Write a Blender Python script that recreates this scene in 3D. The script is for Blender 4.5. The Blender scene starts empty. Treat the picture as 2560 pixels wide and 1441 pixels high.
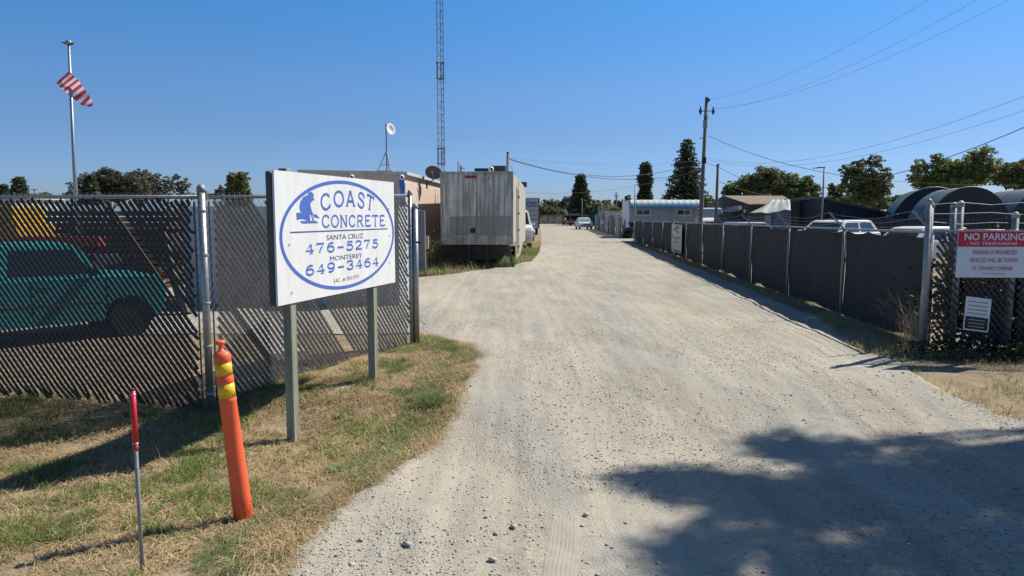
import bpy, math, random
import numpy as np
from mathutils import Vector, Matrix, noise as mnoise

# ------------------------------------------------------------------ camera, light, exposure
F = 1780.0; CX = 1280.0; CY = 720.5; TH = math.atan(180.5 / F); CAMZ = 1.9
CT, ST = math.cos(TH), math.sin(TH)
sc = bpy.context.scene
cam = bpy.data.cameras.new("camera"); camo = bpy.data.objects.new("camera", cam)
sc.collection.objects.link(camo); sc.camera = camo
camo.location = (0, 0, CAMZ); camo.rotation_euler = (math.pi / 2 - TH, 0, 0)
cam.sensor_width = 36.0; cam.lens = 36.0 * F / 2560.0; cam.clip_end = 3000; cam.clip_start = 0.05
SUN_DIR = Vector((0.83, 0.50, 0)).normalized(); SUN_EL = math.radians(47)
world = bpy.data.worlds.new("World"); sc.world = world; world.use_nodes = True
nt = world.node_tree; bg = nt.nodes["Background"]
sky = nt.nodes.new("ShaderNodeTexSky"); sky.sky_type = 'NISHITA'; sky.sun_disc = False
sky.sun_elevation = SUN_EL; sky.sun_rotation = math.atan2(SUN_DIR.x, SUN_DIR.y)
sky.air_density = 1.0; sky.dust_density = 0.25; sky.ozone_density = 2.2
hs = nt.nodes.new("ShaderNodeHueSaturation"); hs.inputs['Saturation'].default_value = 1.22
nt.links.new(sky.outputs[0], hs.inputs['Color'])
_tc = nt.nodes.new("ShaderNodeTexCoord"); _sx = nt.nodes.new("ShaderNodeSeparateXYZ"); nt.links.new(_tc.outputs['Generated'], _sx.inputs[0])
_rp = nt.nodes.new("ShaderNodeValToRGB"); nt.links.new(_sx.outputs['Z'], _rp.inputs[0])     # clear blue tint of the sky by elevation
for _p, _c in ((0.0, (.40, .53, .93)), (.05, (.42, .56, .96)), (.11, (.48, .60, .86)), (.17, (.57, .71, .95)), (.28, (.50, .86, 1.10)), (.55, (.74, .75, .72)), (1.0, (.70, .68, .66))):
    _e = _rp.color_ramp.elements.new(_p) if _p not in (0.0, 1.0) else _rp.color_ramp.elements[0 if _p == 0 else -1]
    _e.color = tuple(_k * .88 for _k in _c) + (1,)
_mx = nt.nodes.new("ShaderNodeMix"); _mx.data_type = 'RGBA'; _mx.blend_type = 'MULTIPLY'; _mx.inputs[0].default_value = 1
nt.links.new(hs.outputs[0], _mx.inputs[6]); nt.links.new(_rp.outputs[0], _mx.inputs[7]); nt.links.new(_mx.outputs[2], bg.inputs[0])
bg.inputs[1].default_value = 0.105
sun = bpy.data.lights.new("sun", 'SUN'); suno = bpy.data.objects.new("sun", sun); sc.collection.objects.link(suno)
sun.energy = 5.0; sun.angle = math.radians(0.53); sun.color = (1.0, 0.94, 0.82)
sd = Vector((SUN_DIR.x * math.cos(SUN_EL), SUN_DIR.y * math.cos(SUN_EL), math.sin(SUN_EL)))
suno.rotation_euler = sd.to_track_quat('Z', 'Y').to_euler()
sc.view_settings.view_transform = 'Standard'; sc.view_settings.look = 'None'
sc.view_settings.exposure = 0.36; sc.view_settings.gamma = 1.0; sc.view_settings.use_curve_mapping = False

# ------------------------------------------------------------------ helpers
C = sc.collection
rnd = random.Random(7); npr = np.random.RandomState(7)
MW = {}

def g(y):
    t = min(1.0, max(0.0, (8.7 - y) / 2.4)); return -0.25 * t * t * (3 - 2 * t)

def ray(u, v):
    a = u - CX; b = CY - v
    return Vector((a, F * CT + b * ST, -F * ST + b * CT))

def at(u, v, Y):
    r = ray(u, v); t = Y / r.y
    return Vector((r.x * t, Y, CAMZ + r.z * t))

def gr(u, v):
    r = ray(u, v); z = 0.0
    for _ in range(30):
        t = (CAMZ - z) / -r.z; z = 0.5 * z + 0.5 * g(r.y * t)
    return Vector((r.x * t, r.y * t, z))

def props(o, label=None, cat=None, group=None, kind=None):
    if label: o['label'] = label
    if cat: o['category'] = cat
    if group: o['group'] = group
    if kind: o['kind'] = kind
    return o

def empty(name, loc, rz=0.0, label=None, cat=None, group=None, rx=0.0, ry=0.0):
    o = bpy.data.objects.new(name, None); C.objects.link(o); o.empty_display_size = 0.2
    o.location = loc; o.rotation_euler = (rx, ry, rz)
    MW[o.name] = Matrix.Translation(Vector(loc)) @ o.rotation_euler.to_matrix().to_4x4()
    return props(o, label, cat, group)

def link(name, me, mats, parent=None, smooth=False):
    o = bpy.data.objects.new(name, me); C.objects.link(o)
    for m in (mats if isinstance(mats, (list, tuple)) else [mats]):
        if me.materials.find(m.name) < 0 or isinstance(mats, (list, tuple)): me.materials.append(m)
    if parent is not None: o.parent = parent
    MW[o.name] = MW[parent.name] if parent is not None else Matrix.Identity(4)
    if smooth and len(me.polygons):
        me.polygons.foreach_set('use_smooth', [True] * len(me.polygons))
    return o

class MB:
    """collects geometry; build(..., world=True) converts world coordinates into the parent's frame"""
    def __init__(s): s.v = []; s.f = []; s.mi = []; s.m = 0
    def add(s, vs, fs, mi=None):
        n = len(s.v); s.v += [Vector(p) for p in vs]; s.f += [tuple(i + n for i in f) for f in fs]
        s.mi += [s.m if mi is None else mi] * len(fs); return s
    def box(s, c, d, rz=0.0, M=None):
        x, y, z = d[0] / 2, d[1] / 2, d[2] / 2
        R = M if M is not None else Matrix.Rotation(rz, 3, 'Z')
        vs = [Vector(c) + R @ Vector((a * x, b * y, e * z)) for a in (-1, 1) for b in (-1, 1) for e in (-1, 1)]
        return s.add(vs, [(0, 1, 3, 2), (4, 6, 7, 5), (0, 4, 5, 1), (2, 3, 7, 6), (0, 2, 6, 4), (1, 5, 7, 3)])
    def beam(s, a, b, w, h, up=(0, 0, 1)):
        a, b = Vector(a), Vector(b); d = (b - a).normalized(); up = Vector(up)
        x = d.cross(up)
        if x.length < 1e-4: x = d.cross(Vector((0, 1, 0)))
        x.normalize(); y = x.cross(d)
        vs = [p + x * (i * w / 2) + y * (j * h / 2) for p in (a, b) for i, j in ((-1, -1), (1, -1), (1, 1), (-1, 1))]
        return s.add(vs, [(0, 3, 2, 1), (4, 5, 6, 7), (0, 1, 5, 4), (1, 2, 6, 5), (2, 3, 7, 6), (3, 0, 4, 7)])
    def tube(s, pts, r, n=8, cap=True):
        pts = [Vector(p) for p in pts]; rs = r if isinstance(r, (list, tuple)) else [r] * len(pts)
        vs = []; fs = []; prev = None
        for i, p in enumerate(pts):
            d = (pts[min(i + 1, len(pts) - 1)] - pts[max(i - 1, 0)]).normalized()
            if prev is None:
                x = d.cross(Vector((0, 0, 1)) if abs(d.z) < .9 else Vector((0, 1, 0))).normalized()
            else:
                x = (prev - d * prev.dot(d)).normalized()
            prev = x; y = d.cross(x)
            vs += [p + (x * math.cos(2 * math.pi * k / n) + y * math.sin(2 * math.pi * k / n)) * rs[i] for k in range(n)]
        for i in range(len(pts) - 1):
            for k in range(n):
                a = i * n + k; b = i * n + (k + 1) % n; fs.append((a, b, b + n, a + n))
        if cap: fs += [tuple(range(n - 1, -1, -1)), tuple(range((len(pts) - 1) * n, len(pts) * n))]
        return s.add(vs, fs)
    def lathe(s, prof, n=16, c=(0, 0, 0), M=None):
        c = Vector(c); vs = []; fs = []
        for (r, z) in prof:
            for k in range(n):
                p = Vector((r * math.cos(2 * math.pi * k / n), r * math.sin(2 * math.pi * k / n), z))
                vs.append(c + (M @ p if M is not None else p))
        for i in range(len(prof) - 1):
            for k in range(n):
                a = i * n + k; b = i * n + (k + 1) % n; fs.append((a, b, b + n, a + n))
        fs += [tuple(range(n - 1, -1, -1)), tuple(range((len(prof) - 1) * n, len(prof) * n))]
        return s.add(vs, fs)
    def quad(s, a, b, c, d): return s.add([a, b, c, d], [(0, 1, 2, 3)])
    def slab(s, pts, n):          # planar outline pushed along vector n
        k = len(pts); n = Vector(n); vs = [Vector(p) for p in pts] + [Vector(p) + n for p in pts]
        fs = [tuple(range(k - 1, -1, -1)), tuple(range(k, 2 * k))] + [(i, (i + 1) % k, (i + 1) % k + k, i + k) for i in range(k)]
        return s.add(vs, fs)
    def build(s, name, mats, parent=None, smooth=False, world=True, label=None, kind=None, bevel=0):
        vs = s.v
        if world and parent is not None:
            inv = MW[parent.name].inverted(); vs = [inv @ p for p in vs]
        me = bpy.data.meshes.new(name); me.from_pydata([tuple(p) for p in vs], [], s.f)
        o = link(name, me, mats, parent, smooth)
        if isinstance(mats, (list, tuple)) and len(mats) > 1: me.polygons.foreach_set('material_index', s.mi)
        if bevel:
            b = o.modifiers.new("bevel", 'BEVEL'); b.width = bevel; b.segments = 2; b.limit_method = 'ANGLE'
        return props(o, label, None, None, kind)

def fast_mesh(name, V, faces, mats, parent=None, smooth=False, mi=None):
    """V: Nx3 array; faces: list of MxK index arrays"""
    me = bpy.data.meshes.new(name); me.vertices.add(len(V))
    me.vertices.foreach_set('co', np.asarray(V, dtype=np.float32).ravel())
    loops = np.concatenate([f.ravel() for f in faces]); tot = np.concatenate([np.full(len(f), f.shape[1]) for f in faces])
    st = np.concatenate([[0], np.cumsum(tot)[:-1]])
    me.loops.add(len(loops)); me.loops.foreach_set('vertex_index', loops.astype(np.int32))
    me.polygons.add(len(tot)); me.polygons.foreach_set('loop_start', st.astype(np.int32)); me.polygons.foreach_set('loop_total', tot.astype(np.int32))
    o = link(name, me, mats, parent)
    if mi is not None: me.polygons.foreach_set('material_index', mi)
    if smooth: me.polygons.foreach_set('use_smooth', np.ones(len(tot), dtype=bool))
    me.update(calc_edges=True); return o

def mat(name, col, rough=0.7, metal=0.0, var=0.12, scale=6.0, bump=0.0, bscale=40.0, col2=None, streak=0.0, spec=0.5, stretch=(1, 1, 1), isl=0.0, trans=0.0, alpha=None):
    m = bpy.data.materials.new(name); m.use_nodes = True; N = m.node_tree; L = N.links; nn = N.nodes
    b = nn["Principled BSDF"]; b.inputs['Roughness'].default_value = rough; b.inputs['Metallic'].default_value = metal
    b.inputs['Specular IOR Level'].default_value = spec
    tc = nn.new("ShaderNodeTexCoord"); mp = nn.new("ShaderNodeMapping"); mp.inputs['Scale'].default_value = stretch
    L.new(tc.outputs['Object'], mp.inputs[0])
    n1 = nn.new("ShaderNodeTexNoise"); n1.inputs['Scale'].default_value = scale; n1.inputs['Detail'].default_value = 6; n1.inputs['Roughness'].default_value = .65
    L.new(mp.outputs[0], n1.inputs[0])
    r = nn.new("ShaderNodeValToRGB"); r.color_ramp.elements[0].position = .3; r.color_ramp.elements[1].position = .7
    c = Vector(col); c2 = Vector(col2) if col2 else c * (1 + var); c1 = c if col2 else c * (1 - var)
    r.color_ramp.elements[0].color = (*c1, 1); r.color_ramp.elements[1].color = (*[min(1, k) for k in c2], 1)
    L.new(n1.outputs[0], r.inputs[0]); out = r.outputs[0]
    if streak > 0:
        m2 = nn.new("ShaderNodeMapping"); m2.inputs['Scale'].default_value = (9, 9, .7); L.new(tc.outputs['Object'], m2.inputs[0])
        n2 = nn.new("ShaderNodeTexNoise"); n2.inputs['Scale'].default_value = 1.0; n2.inputs['Detail'].default_value = 5; L.new(m2.outputs[0], n2.inputs[0])
        r2 = nn.new("ShaderNodeValToRGB"); r2.color_ramp.elements[0].position = .38; r2.color_ramp.elements[1].position = .62
        r2.color_ramp.elements[0].color = (1 - streak,) * 3 + (1,); r2.color_ramp.elements[1].color = (1, 1, 1, 1); L.new(n2.outputs[0], r2.inputs[0])
        mx = nn.new("ShaderNodeMix"); mx.data_type = 'RGBA'; mx.blend_type = 'MULTIPLY'; mx.inputs[0].default_value = 1
        L.new(out, mx.inputs[6]); L.new(r2.outputs[0], mx.inputs[7]); out = mx.outputs[2]
    if isl > 0:
        ge = nn.new("ShaderNodeNewGeometry"); mr = nn.new("ShaderNodeMapRange"); mr.inputs[3].default_value = 1 - isl; mr.inputs[4].default_value = 1 + isl
        L.new(ge.outputs['Random Per Island'], mr.inputs[0])
        h = nn.new("ShaderNodeHueSaturation"); L.new(mr.outputs[0], h.inputs['Value']); L.new(out, h.inputs['Color']); out = h.outputs[0]
    L.new(out, b.inputs['Base Color'])
    if bump > 0:
        n3 = nn.new("ShaderNodeTexNoise"); n3.inputs['Scale'].default_value = bscale; n3.inputs['Detail'].default_value = 4; L.new(mp.outputs[0], n3.inputs[0])
        bp = nn.new("ShaderNodeBump"); bp.inputs['Strength'].default_value = bump; bp.inputs['Distance'].default_value = .02; L.new(n3.outputs[0], bp.inputs['Height']); L.new(bp.outputs[0], b.inputs['Normal'])
    if trans > 0:
        t = nn.new("ShaderNodeBsdfTranslucent"); L.new(out, t.inputs[0]); ms = nn.new("ShaderNodeMixShader"); ms.inputs[0].default_value = trans
        L.new(b.outputs[0], ms.inputs[1]); L.new(t.outputs[0], ms.inputs[2]); L.new(ms.outputs[0], nn["Material Output"].inputs[0])
    return m

M = {}
def mk(k, *a, **kw): M[k] = mat(k, *a, **kw); return M[k]
mk('galv', (.36, .38, .40), .42, .75, .22, 25, .15, 60)
mk('galv_dull', (.30, .31, .32), .6, .35, .25, 18, .1, 60)
mk('wire', (.22, .22, .23), .5, .5, .2, 30)
mk('wire_bright', (.50, .50, .51), .4, .6, .2, 30)
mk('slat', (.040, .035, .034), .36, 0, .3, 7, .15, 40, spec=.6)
mk('slat_sunlit', (.085, .078, .076), .38, 0, .3, 7, .15, 40, spec=.6)  # lighter slat copy with the sun put into its colour
mk('slat_shaded', (.018, .018, .02), .5, 0, .3, 7)  # darker slat copy, shade of the unlit runs put into its colour
mk('sign_white', (.80, .80, .79), .45, 0, .05, 3, streak=.09)
mk('sign_back', (.10, .10, .10), .7, 0, .3, 5, streak=.4)
mk('blue_ink', (.075, .15, .50), .5, 0, .12, 8)
mk('line_ink', (.06, .07, .22), .5)
mk('grey_ink', (.07, .075, .16), .5)
mk('post_wood', (.36, .38, .29), .85, 0, .25, 6, .5, 60, stretch=(6, 6, .6), streak=.35)
mk('orange', (.86, .13, .045), .5, 0, .10, 6, .05, 30)
mk('orange_scuff', (.62, .09, .03), .7, 0, .5, 20)
mk('yellow_tape', (.80, .50, .02), .3, 0, .25, 30)
mk('red_tape', (.62, .015, .03), .4, 0, .15, 20)
mk('screen', (.029, .031, .034), .85, 0, .22, 1.0, .4, 60, streak=.12)
mk('teal', (.025, .30, .32), .45, 0, .12, 3)
mk('glass_dark', (.02, .025, .03), .08, 0, .1, 2, spec=.8)
mk('glass_pale', (.30, .36, .36), .15, 0, .2, 2, spec=.8)
mk('rubber', (.02, .02, .02), .85, 0, .3, 10)
mk('black', (.012, .012, .014), .5, 0, .2, 8)
mk('chrome', (.55, .55, .56), .2, .9, .1, 5)
mk('dark_metal', (.07, .07, .07), .6, .3, .3, 12)
mk('white_paint', (.72, .73, .72), .4, 0, .07, 3)
mk('car_red', (.33, .008, .015), .3, 0, .1, 3)
mk('car_silver', (.50, .52, .53), .3, .3, .1, 3)
mk('car_blue', (.42, .55, .60), .4, 0, .1, 3)
mk('lamp_white', (.8, .8, .78), .2)
mk('lamp_red', (.35, .01, .01), .3)
mk('pink_wall', (.62, .495, .435), .8, 0, .07, 2, .1, 30, streak=.15)
mk('roof_edge', (.50, .50, .48), .7, 0, .2, 5)
mk('blue_trim', (.03, .17, .55), .5)
mk('container_grey', (.50, .52, .55), .6, 0, .08, 2, streak=.15)
mk('trailer_front', (.62, .62, .56), .8, 0, .25, 1.6, .1, 40, streak=.55)
mk('trailer_patch', (.33, .34, .32), .8, 0, .15, 3, streak=.3)
mk('trailer_side', (.50, .47, .39), .7, 0, .16, 2.0, .1, 30, streak=.38)
mk('trailer_rail', (.50, .49, .42), .7, .2, .35, 9, streak=.4)
mk('rust', (.20, .10, .05), .9, 0, .5, 10)
mk('tower', (.17, .18, .22), .5, .6, .2, 8)
mk('dish_grey', (.13, .13, .14), .6)
mk('wood_old', (.20, .18, .15), .9, 0, .3, 4, .3, 40, stretch=(5, 5, .5), streak=.3)
mk('wood_brown', (.16, .10, .06), .9, 0, .3, 4, streak=.3)
mk('pole_wood', (.20, .17, .15), .9, 0, .3, 4, stretch=(6, 6, .4), streak=.3)
mk('bwall', (.42, .43, .47), .7, 0, .08, 2, streak=.12)
mk('end_wall', (.78, .79, .80), .6, 0, .05, 2)
mk('awning', (.42, .55, .62), .6, 0, .1, 1.0, col2=(.52, .55, .47))
mk('awning_blue', (.06, .22, .46), .6)
mk('brown_roof', (.25, .20, .14), .9, 0, .3, 3, streak=.3)
mk('tarp', (.27, .28, .30), .6, 0, .12, 2, .4, 5)
mk('tarp_blue', (.10, .15, .22), .6, 0, .4, 2)
mk('navy', (.018, .024, .042), .6, 0, .3, 3, streak=.3)
mk('navy_roof', (.05, .065, .10), .45, 0, .2, 3)
mk('dome', (.058, .078, .088), .55, 0, .15, 2, .15, 10)
mk('dome_end', (.032, .040, .050), .8, 0, .15, 2)
mk('green_tin', (.02, .22, .19), .6)
mk('bark', (.11, .08, .06), .95, 0, .4, 8, .5, 20)
mk('bark_pale', (.30, .26, .22), .95, 0, .4, 8, .5, 20)
mk('stone', (.38, .37, .345), .9, 0, .3, 8, isl=.45)
mk('stone_tan', (.42, .38, .31), .9, 0, .3, 8, isl=.35)
mk('hivis', (.55, .75, .05), .7)
mk('cloth', (.05, .06, .09), .9)
mk('skin', (.45, .27, .19), .6)
mk('hair', (.03, .02, .015), .8)
mk('wire_black', (.02, .02, .024), .7); mk('wire_grey', (.16, .18, .22), .7)
mk('banner', (.50, .50, .50), .7, 0, .06, 2)
mk('banner_teal', (.10, .26, .30), .7)
mk('banner_pink', (.42, .32, .36), .7)
mk('sign_red', (.55, .02, .035), .45, 0, .05, 4)
mk('sign_plate', (.72, .73, .78), .5, 0, .05, 4)
mk('red_ink', (.40, .03, .05), .5)
mk('soft_ink', (.30, .30, .34), .5)
mk('concrete', (.44, .41, .36), .9, 0, .12, 5, .3, 40)
mk('flag_white', (.80, .78, .78), .8, trans=.35)
mk('flag_red', (.62, .06, .12), .8, trans=.35)
mk('yellow_machine', (.62, .36, .03), .5, 0, .3, 2)
mk('orange_machine', (.55, .10, .03), .5, 0, .3, 2)
mk('straw', (.48, .37, .21), .85, 0, .35, .6, isl=.4, trans=.25)
mk('grass', (.17, .24, .055), .7, 0, .35, .8, isl=.4, trans=.35)
mk('grass_blue', (.17, .23, .085), .7, 0, .25, .8, isl=.35, trans=.3)
mk('weed', (.13, .19, .05), .7, 0, .3, 2, isl=.4, trans=.3)

def leafmat(k, a, b, isl=.35): return mk(k, a, .65, 0, 0, .35, col2=b, isl=isl, trans=.35)
leafmat('leaf_oak', (.10, .135, .042), (.21, .23, .08)); leafmat('leaf_shaded', (.010, .015, .007), (.03, .04, .015))  # second leaf colour is near black, standing in for deep shade
leafmat('leaf_euc', (.095, .092, .060), (.16, .15, .10))
leafmat('leaf_bright', (.16, .20, .05), (.28, .30, .09))
leafmat('leaf_conifer', (.045, .068, .034), (.095, .122, .052), .4)
leafmat('leaf_redwood', (.060, .078, .048), (.11, .135, .075), .4)
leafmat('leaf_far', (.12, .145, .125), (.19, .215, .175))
leafmat('leaf_yellow', (.12, .135, .045), (.18, .18, .07))

# ------------------------------------------------------------------ ground and road
def vnoise(x, y, s, o=0.0): return mnoise.noise(Vector((x * s + o, y * s - o, o * 1.7)))

road_L = sorted([(gr(u, v).y, gr(u, v).x) for u, v in [(600, 1560), (690, 1441), (760, 1340), (880, 1240), (1000, 1155), (1075, 1105), (1120, 1035), (1145, 990), (1165, 950), (1188, 895), (1165, 865), (1060, 838)]])
road_L = [(1.5, road_L[0][1] - .3)] + road_L + [(11.45, -1.5), (21.5, -3.2), (24.3, -1.35), (26.5, -.25), (30, .8), (35, 1.25), (48, 1.9), (72, 2.9), (170, 6.2)]
road_R = [(1.5, 9.5), (5.5, 7.2), (6.9, 5.9), (7.2, 5.1), (7.9, 4.9), (8.9, 4.95), (10.3, 5.05), (13, 5.75), (17, 6.1), (24, 6.6), (34, 7.3), (50, 8.5), (54, 9.0), (56, 14), (61, 14), (66, 9.6), (84, 10.3), (90, 12.5), (170, 13)]
def interp(T, y):
    return float(np.interp(y, [t[0] for t in T], [t[1] for t in T]))
def xL(y): return interp(road_L, y) + .07 * vnoise(y, 0, 2.3, 3.1) + .05 * vnoise(y, 0, 7, 5.5) + .02 * vnoise(y, 0, 19, 1.)
def xR(y): return interp(road_R, y) + .12 * vnoise(y, 4, 1.4, 9.1) + .05 * vnoise(y, 3, 6, 2.5)
def relief(x, y):
    return .028 * vnoise(x, y, .9, 2.) + .012 * vnoise(x, y, 3.1, 4.) + (.006 * vnoise(x, y, 9, 6.) if y < 16 else 0)

def sheet(name, rows, x0, x1, ncol, off, mats, edge=False):
    V = []; ys = rows
    for y in ys:
        a, b = x0(y), x1(y)
        for k in range(ncol + 1):
            t = k / ncol
            x = a + (b - a) * t; e = min(1.0, min(t, 1 - t) * ncol / 1.2) if edge else 1
            V.append((x, y, g(y) + off * e - (0.02 * (1 - e) if edge else 0) + relief(x, y) * (1 if y < 60 else max(0, 1 - (y - 60) / 30))))
    n = ncol + 1; R = len(ys)
    i, j = np.meshgrid(np.arange(R - 1), np.arange(ncol), indexing='ij'); a = (i * n + j).ravel()
    return fast_mesh(name, np.array(V), [np.stack([a, a + 1, a + 1 + n, a + n], 1)], mats, smooth=True)

def ground_mat():
    m = mk('earth', (.15, .115, .075), .95, 0, 0, 2.2, .9, 30, col2=(.36, .28, .17)); return m
def road_mat():
    m = bpy.data.materials.new('gravel'); m.use_nodes = True; N = m.node_tree; nn = N.nodes; L = N.links; b = nn["Principled BSDF"]
    b.inputs['Roughness'].default_value = .95; b.inputs['Specular IOR Level'].default_value = .2
    tc = nn.new("ShaderNodeTexCoord")
    def no(s, d=5, st=(1, 1, 1), r=.6):
        mp = nn.new("ShaderNodeMapping"); mp.inputs['Scale'].default_value = st; L.new(tc.outputs['Object'], mp.inputs[0])
        t = nn.new("ShaderNodeTexNoise"); t.inputs['Scale'].default_value = s; t.inputs['Detail'].default_value = d; t.inputs['Roughness'].default_value = r; L.new(mp.outputs[0], t.inputs[0]); return t.outputs[0]
    def ramp(f, p, c):
        r = nn.new("ShaderNodeValToRGB"); r.color_ramp.elements[0].position = p[0]; r.color_ramp.elements[1].position = p[1]
        r.color_ramp.elements[0].color = (*c[0], 1); r.color_ramp.elements[1].color = (*c[1], 1); L.new(f, r.inputs[0]); return r.outputs[0]
    def mix(fac, a, bb, mode='MIX'):
        x = nn.new("ShaderNodeMix"); x.data_type = 'RGBA'; x.blend_type = mode
        if isinstance(fac, float): x.inputs[0].default_value = fac
        else: L.new(fac, x.inputs[0])
        L.new(a, x.inputs[6]); L.new(bb, x.inputs[7]); return x.outputs[2]
    beige = ramp(no(.35, 4), (.35, .65), ((.39, .358, .298), (.435, .392, .325)))
    grey = ramp(no(.6, 4), (.3, .7), ((.35, .335, .30), (.395, .377, .34)))
    f = ramp(no(.55, 6, (1.3, .45, 1), .7), (.47, .58), ((0, 0, 0), (1, 1, 1)))
    c = mix(f, beige, grey)
    # tan edge dust
    # stone speckle
    vo = nn.new("ShaderNodeTexVoronoi"); vo.inputs['Scale'].default_value = 62; L.new(tc.outputs['Object'], vo.inputs['Vector'])
    hs = nn.new("ShaderNodeSeparateColor"); L.new(vo.outputs['Color'], hs.inputs[0])
    sp = ramp(hs.outputs[0], (0, 1), ((.70, .70, .71), (1.16, 1.15, 1.13)))
    amt = nn.new("ShaderNodeMath"); amt.operation = 'MULTIPLY'; L.new(ramp(no(.8, 5, (1.2, .5, 1)), (.42, .6), ((.14,) * 3, (.75,) * 3)), amt.inputs[0]); amt.inputs[1].default_value = 1
    c = mix(amt.outputs[0], c, mix(1.0, c, sp, 'MULTIPLY'))
    fine = ramp(no(160, 3), (.3, .7), ((.86,) * 3, (1.12,) * 3)); c = mix(1.0, c, fine, 'MULTIPLY')
    dk = ramp(no(7, 8, (.5, 1.3, 1), .8), (.30, .43), ((.66, .65, .64), (1, 1, 1))); c = mix(1.0, c, dk, 'MULTIPLY')
    tr = ramp(no(2.2, 5, (2.6, .13, 1), .6), (.36, .6), ((.88, .88, .88), (1.05, 1.045, 1.03))); c = mix(1.0, c, tr, 'MULTIPLY')
    L.new(c, b.inputs['Base Color'])
    ad = nn.new("ShaderNodeMath"); ad.operation = 'MULTIPLY_ADD'; L.new(vo.outputs['Distance'], ad.inputs[0]); ad.inputs[1].default_value = -.6; L.new(no(45, 6, (1, 1, 1), .7), ad.inputs[2])
    ad2 = nn.new("ShaderNodeMath"); ad2.operation = 'MULTIPLY_ADD'; L.new(no(6, 4, (1.5, .5, 1)), ad2.inputs[0]); ad2.inputs[1].default_value = 1.6; L.new(ad.outputs[0], ad2.inputs[2])
    bp = nn.new("ShaderNodeBump"); bp.inputs['Strength'].default_value = .75; bp.inputs['Distance'].default_value = .022; L.new(ramp(no(.7, 5, (1.3, .4, 1), .65), (.40, .60), ((.22,) * 3, (.85,) * 3)), bp.inputs['Strength']); L.new(ad2.outputs[0], bp.inputs['Height']); L.new(bp.outputs[0], b.inputs['Normal'])
    return m
EARTH = ground_mat(); GRAVEL = road_mat()
gy = list(2.0 * 1.012 ** np.arange(0, 340)) + [150, 200, 300, 500, 900, 1600]
gy = [y for y in gy if y < 110] + [120, 150, 200, 300, 500, 900, 1600]
gnd = sheet('ground', gy, lambda y: -8 - y * 1.6, lambda y: 8 + y * 1.6, 150, 0, EARTH); props(gnd, kind='structure')
ry = [y for y in 1.6 * 1.0085 ** np.arange(0, 560) if y < 168]
road = sheet('gravel_road', ry, xL, xR, 150, .022, GRAVEL, edge=True); props(road, kind='structure')
yard = sheet('gravel_yard', [y for y in np.arange(11.3, 21.5, .18)], lambda y: -16 + 0 * y, lambda y: xL(y) + .25, 90, .016, GRAVEL, edge=True); props(yard, kind='structure')

# loose stones -----------------------------------------------------
OCT_V = np.array([(1, 0, 0), (0, 1, 0), (-1, 0, 0), (0, -1, 0), (0, 0, 1), (0, 0, -1), (.6, .6, .45), (-.6, .6, .4), (-.6, -.6, .5), (.6, -.6, .4)], float)
OCT_F = np.array([(0, 6, 9), (6, 1, 7), (7, 2, 8), (8, 3, 9), (6, 7, 4), (7, 8, 4), (8, 9, 4), (9, 6, 4), (0, 1, 6), (1, 2, 7), (2, 3, 8), (3, 0, 9), (1, 0, 5), (2, 1, 5), (3, 2, 5), (0, 3, 5)])
def stones(name, P, S, m, **kw):
    n = len(P); V = np.zeros((n, 10, 3)); a = npr.rand(n) * 6.28; ca, sa = np.cos(a), np.sin(a)
    base = OCT_V[None] * (1 + .35 * (npr.rand(n, 10, 1) - .5)) * (np.stack([S * (.8 + .6 * npr.rand(n)), S, S * (.45 + .3 * npr.rand(n))], 1)[:, None, :])
    V[..., 0] = base[..., 0] * ca[:, None] - base[..., 1] * sa[:, None] + P[:, None, 0]
    V[..., 1] = base[..., 0] * sa[:, None] + base[..., 1] * ca[:, None] + P[:, None, 1]
    V[..., 2] = base[..., 2] + P[:, None, 2] + S[:, None] * .2
    Fc = (OCT_F[None] + (np.arange(n) * 10)[:, None, None]).reshape(-1, 3)
    return fast_mesh(name, V.reshape(-1, 3), [Fc], m, **kw)
def scatter_road(n, y0, y1, s0, s1, thr, nsc, seed):
    r = np.random.RandomState(seed); P = []; S = []
    while len(P) < n:
        y = y0 * (y1 / y0) ** r.rand(); x = -.76 * y + 1.52 * y * r.rand()
        if not (xL(y) + .05 < x < xR(y) - .05): continue
        if vnoise(x, y * .6, nsc, 11) + .25 * r.rand() < thr: continue
        P.append((x, y, g(y) + .022 + relief(x, y))); S.append((s0 + (s1 - s0) * r.rand() ** 3) * (1 + y * .02))
    return np.array(P), np.array(S)
P1s, S1s = scatter_road(10000, 3.7, 13, .003, .0095, .16, .8, 3)
props(stones('grey_gravel', P1s, S1s, M['stone']), 'loose grey gravel scattered in patches over the dirt road', 'gravel', kind='stuff')
P2s, S2s = scatter_road(9000, 3.7, 26, .003, .010, -.2, .5, 5)
props(stones('tan_gravel', P2s, S2s, M['stone_tan']), 'tan pebbles lying loose across the sunlit dirt road', 'gravel', kind='stuff')
P3s, S3s = scatter_road(240, 3.9, 9, .008, .017, -.2, 1.1, 9)
props(stones('coarse_stones', P3s, S3s, M['stone']), 'coarser grey stones lying near the front of the road', 'stones', kind='stuff')

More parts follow.
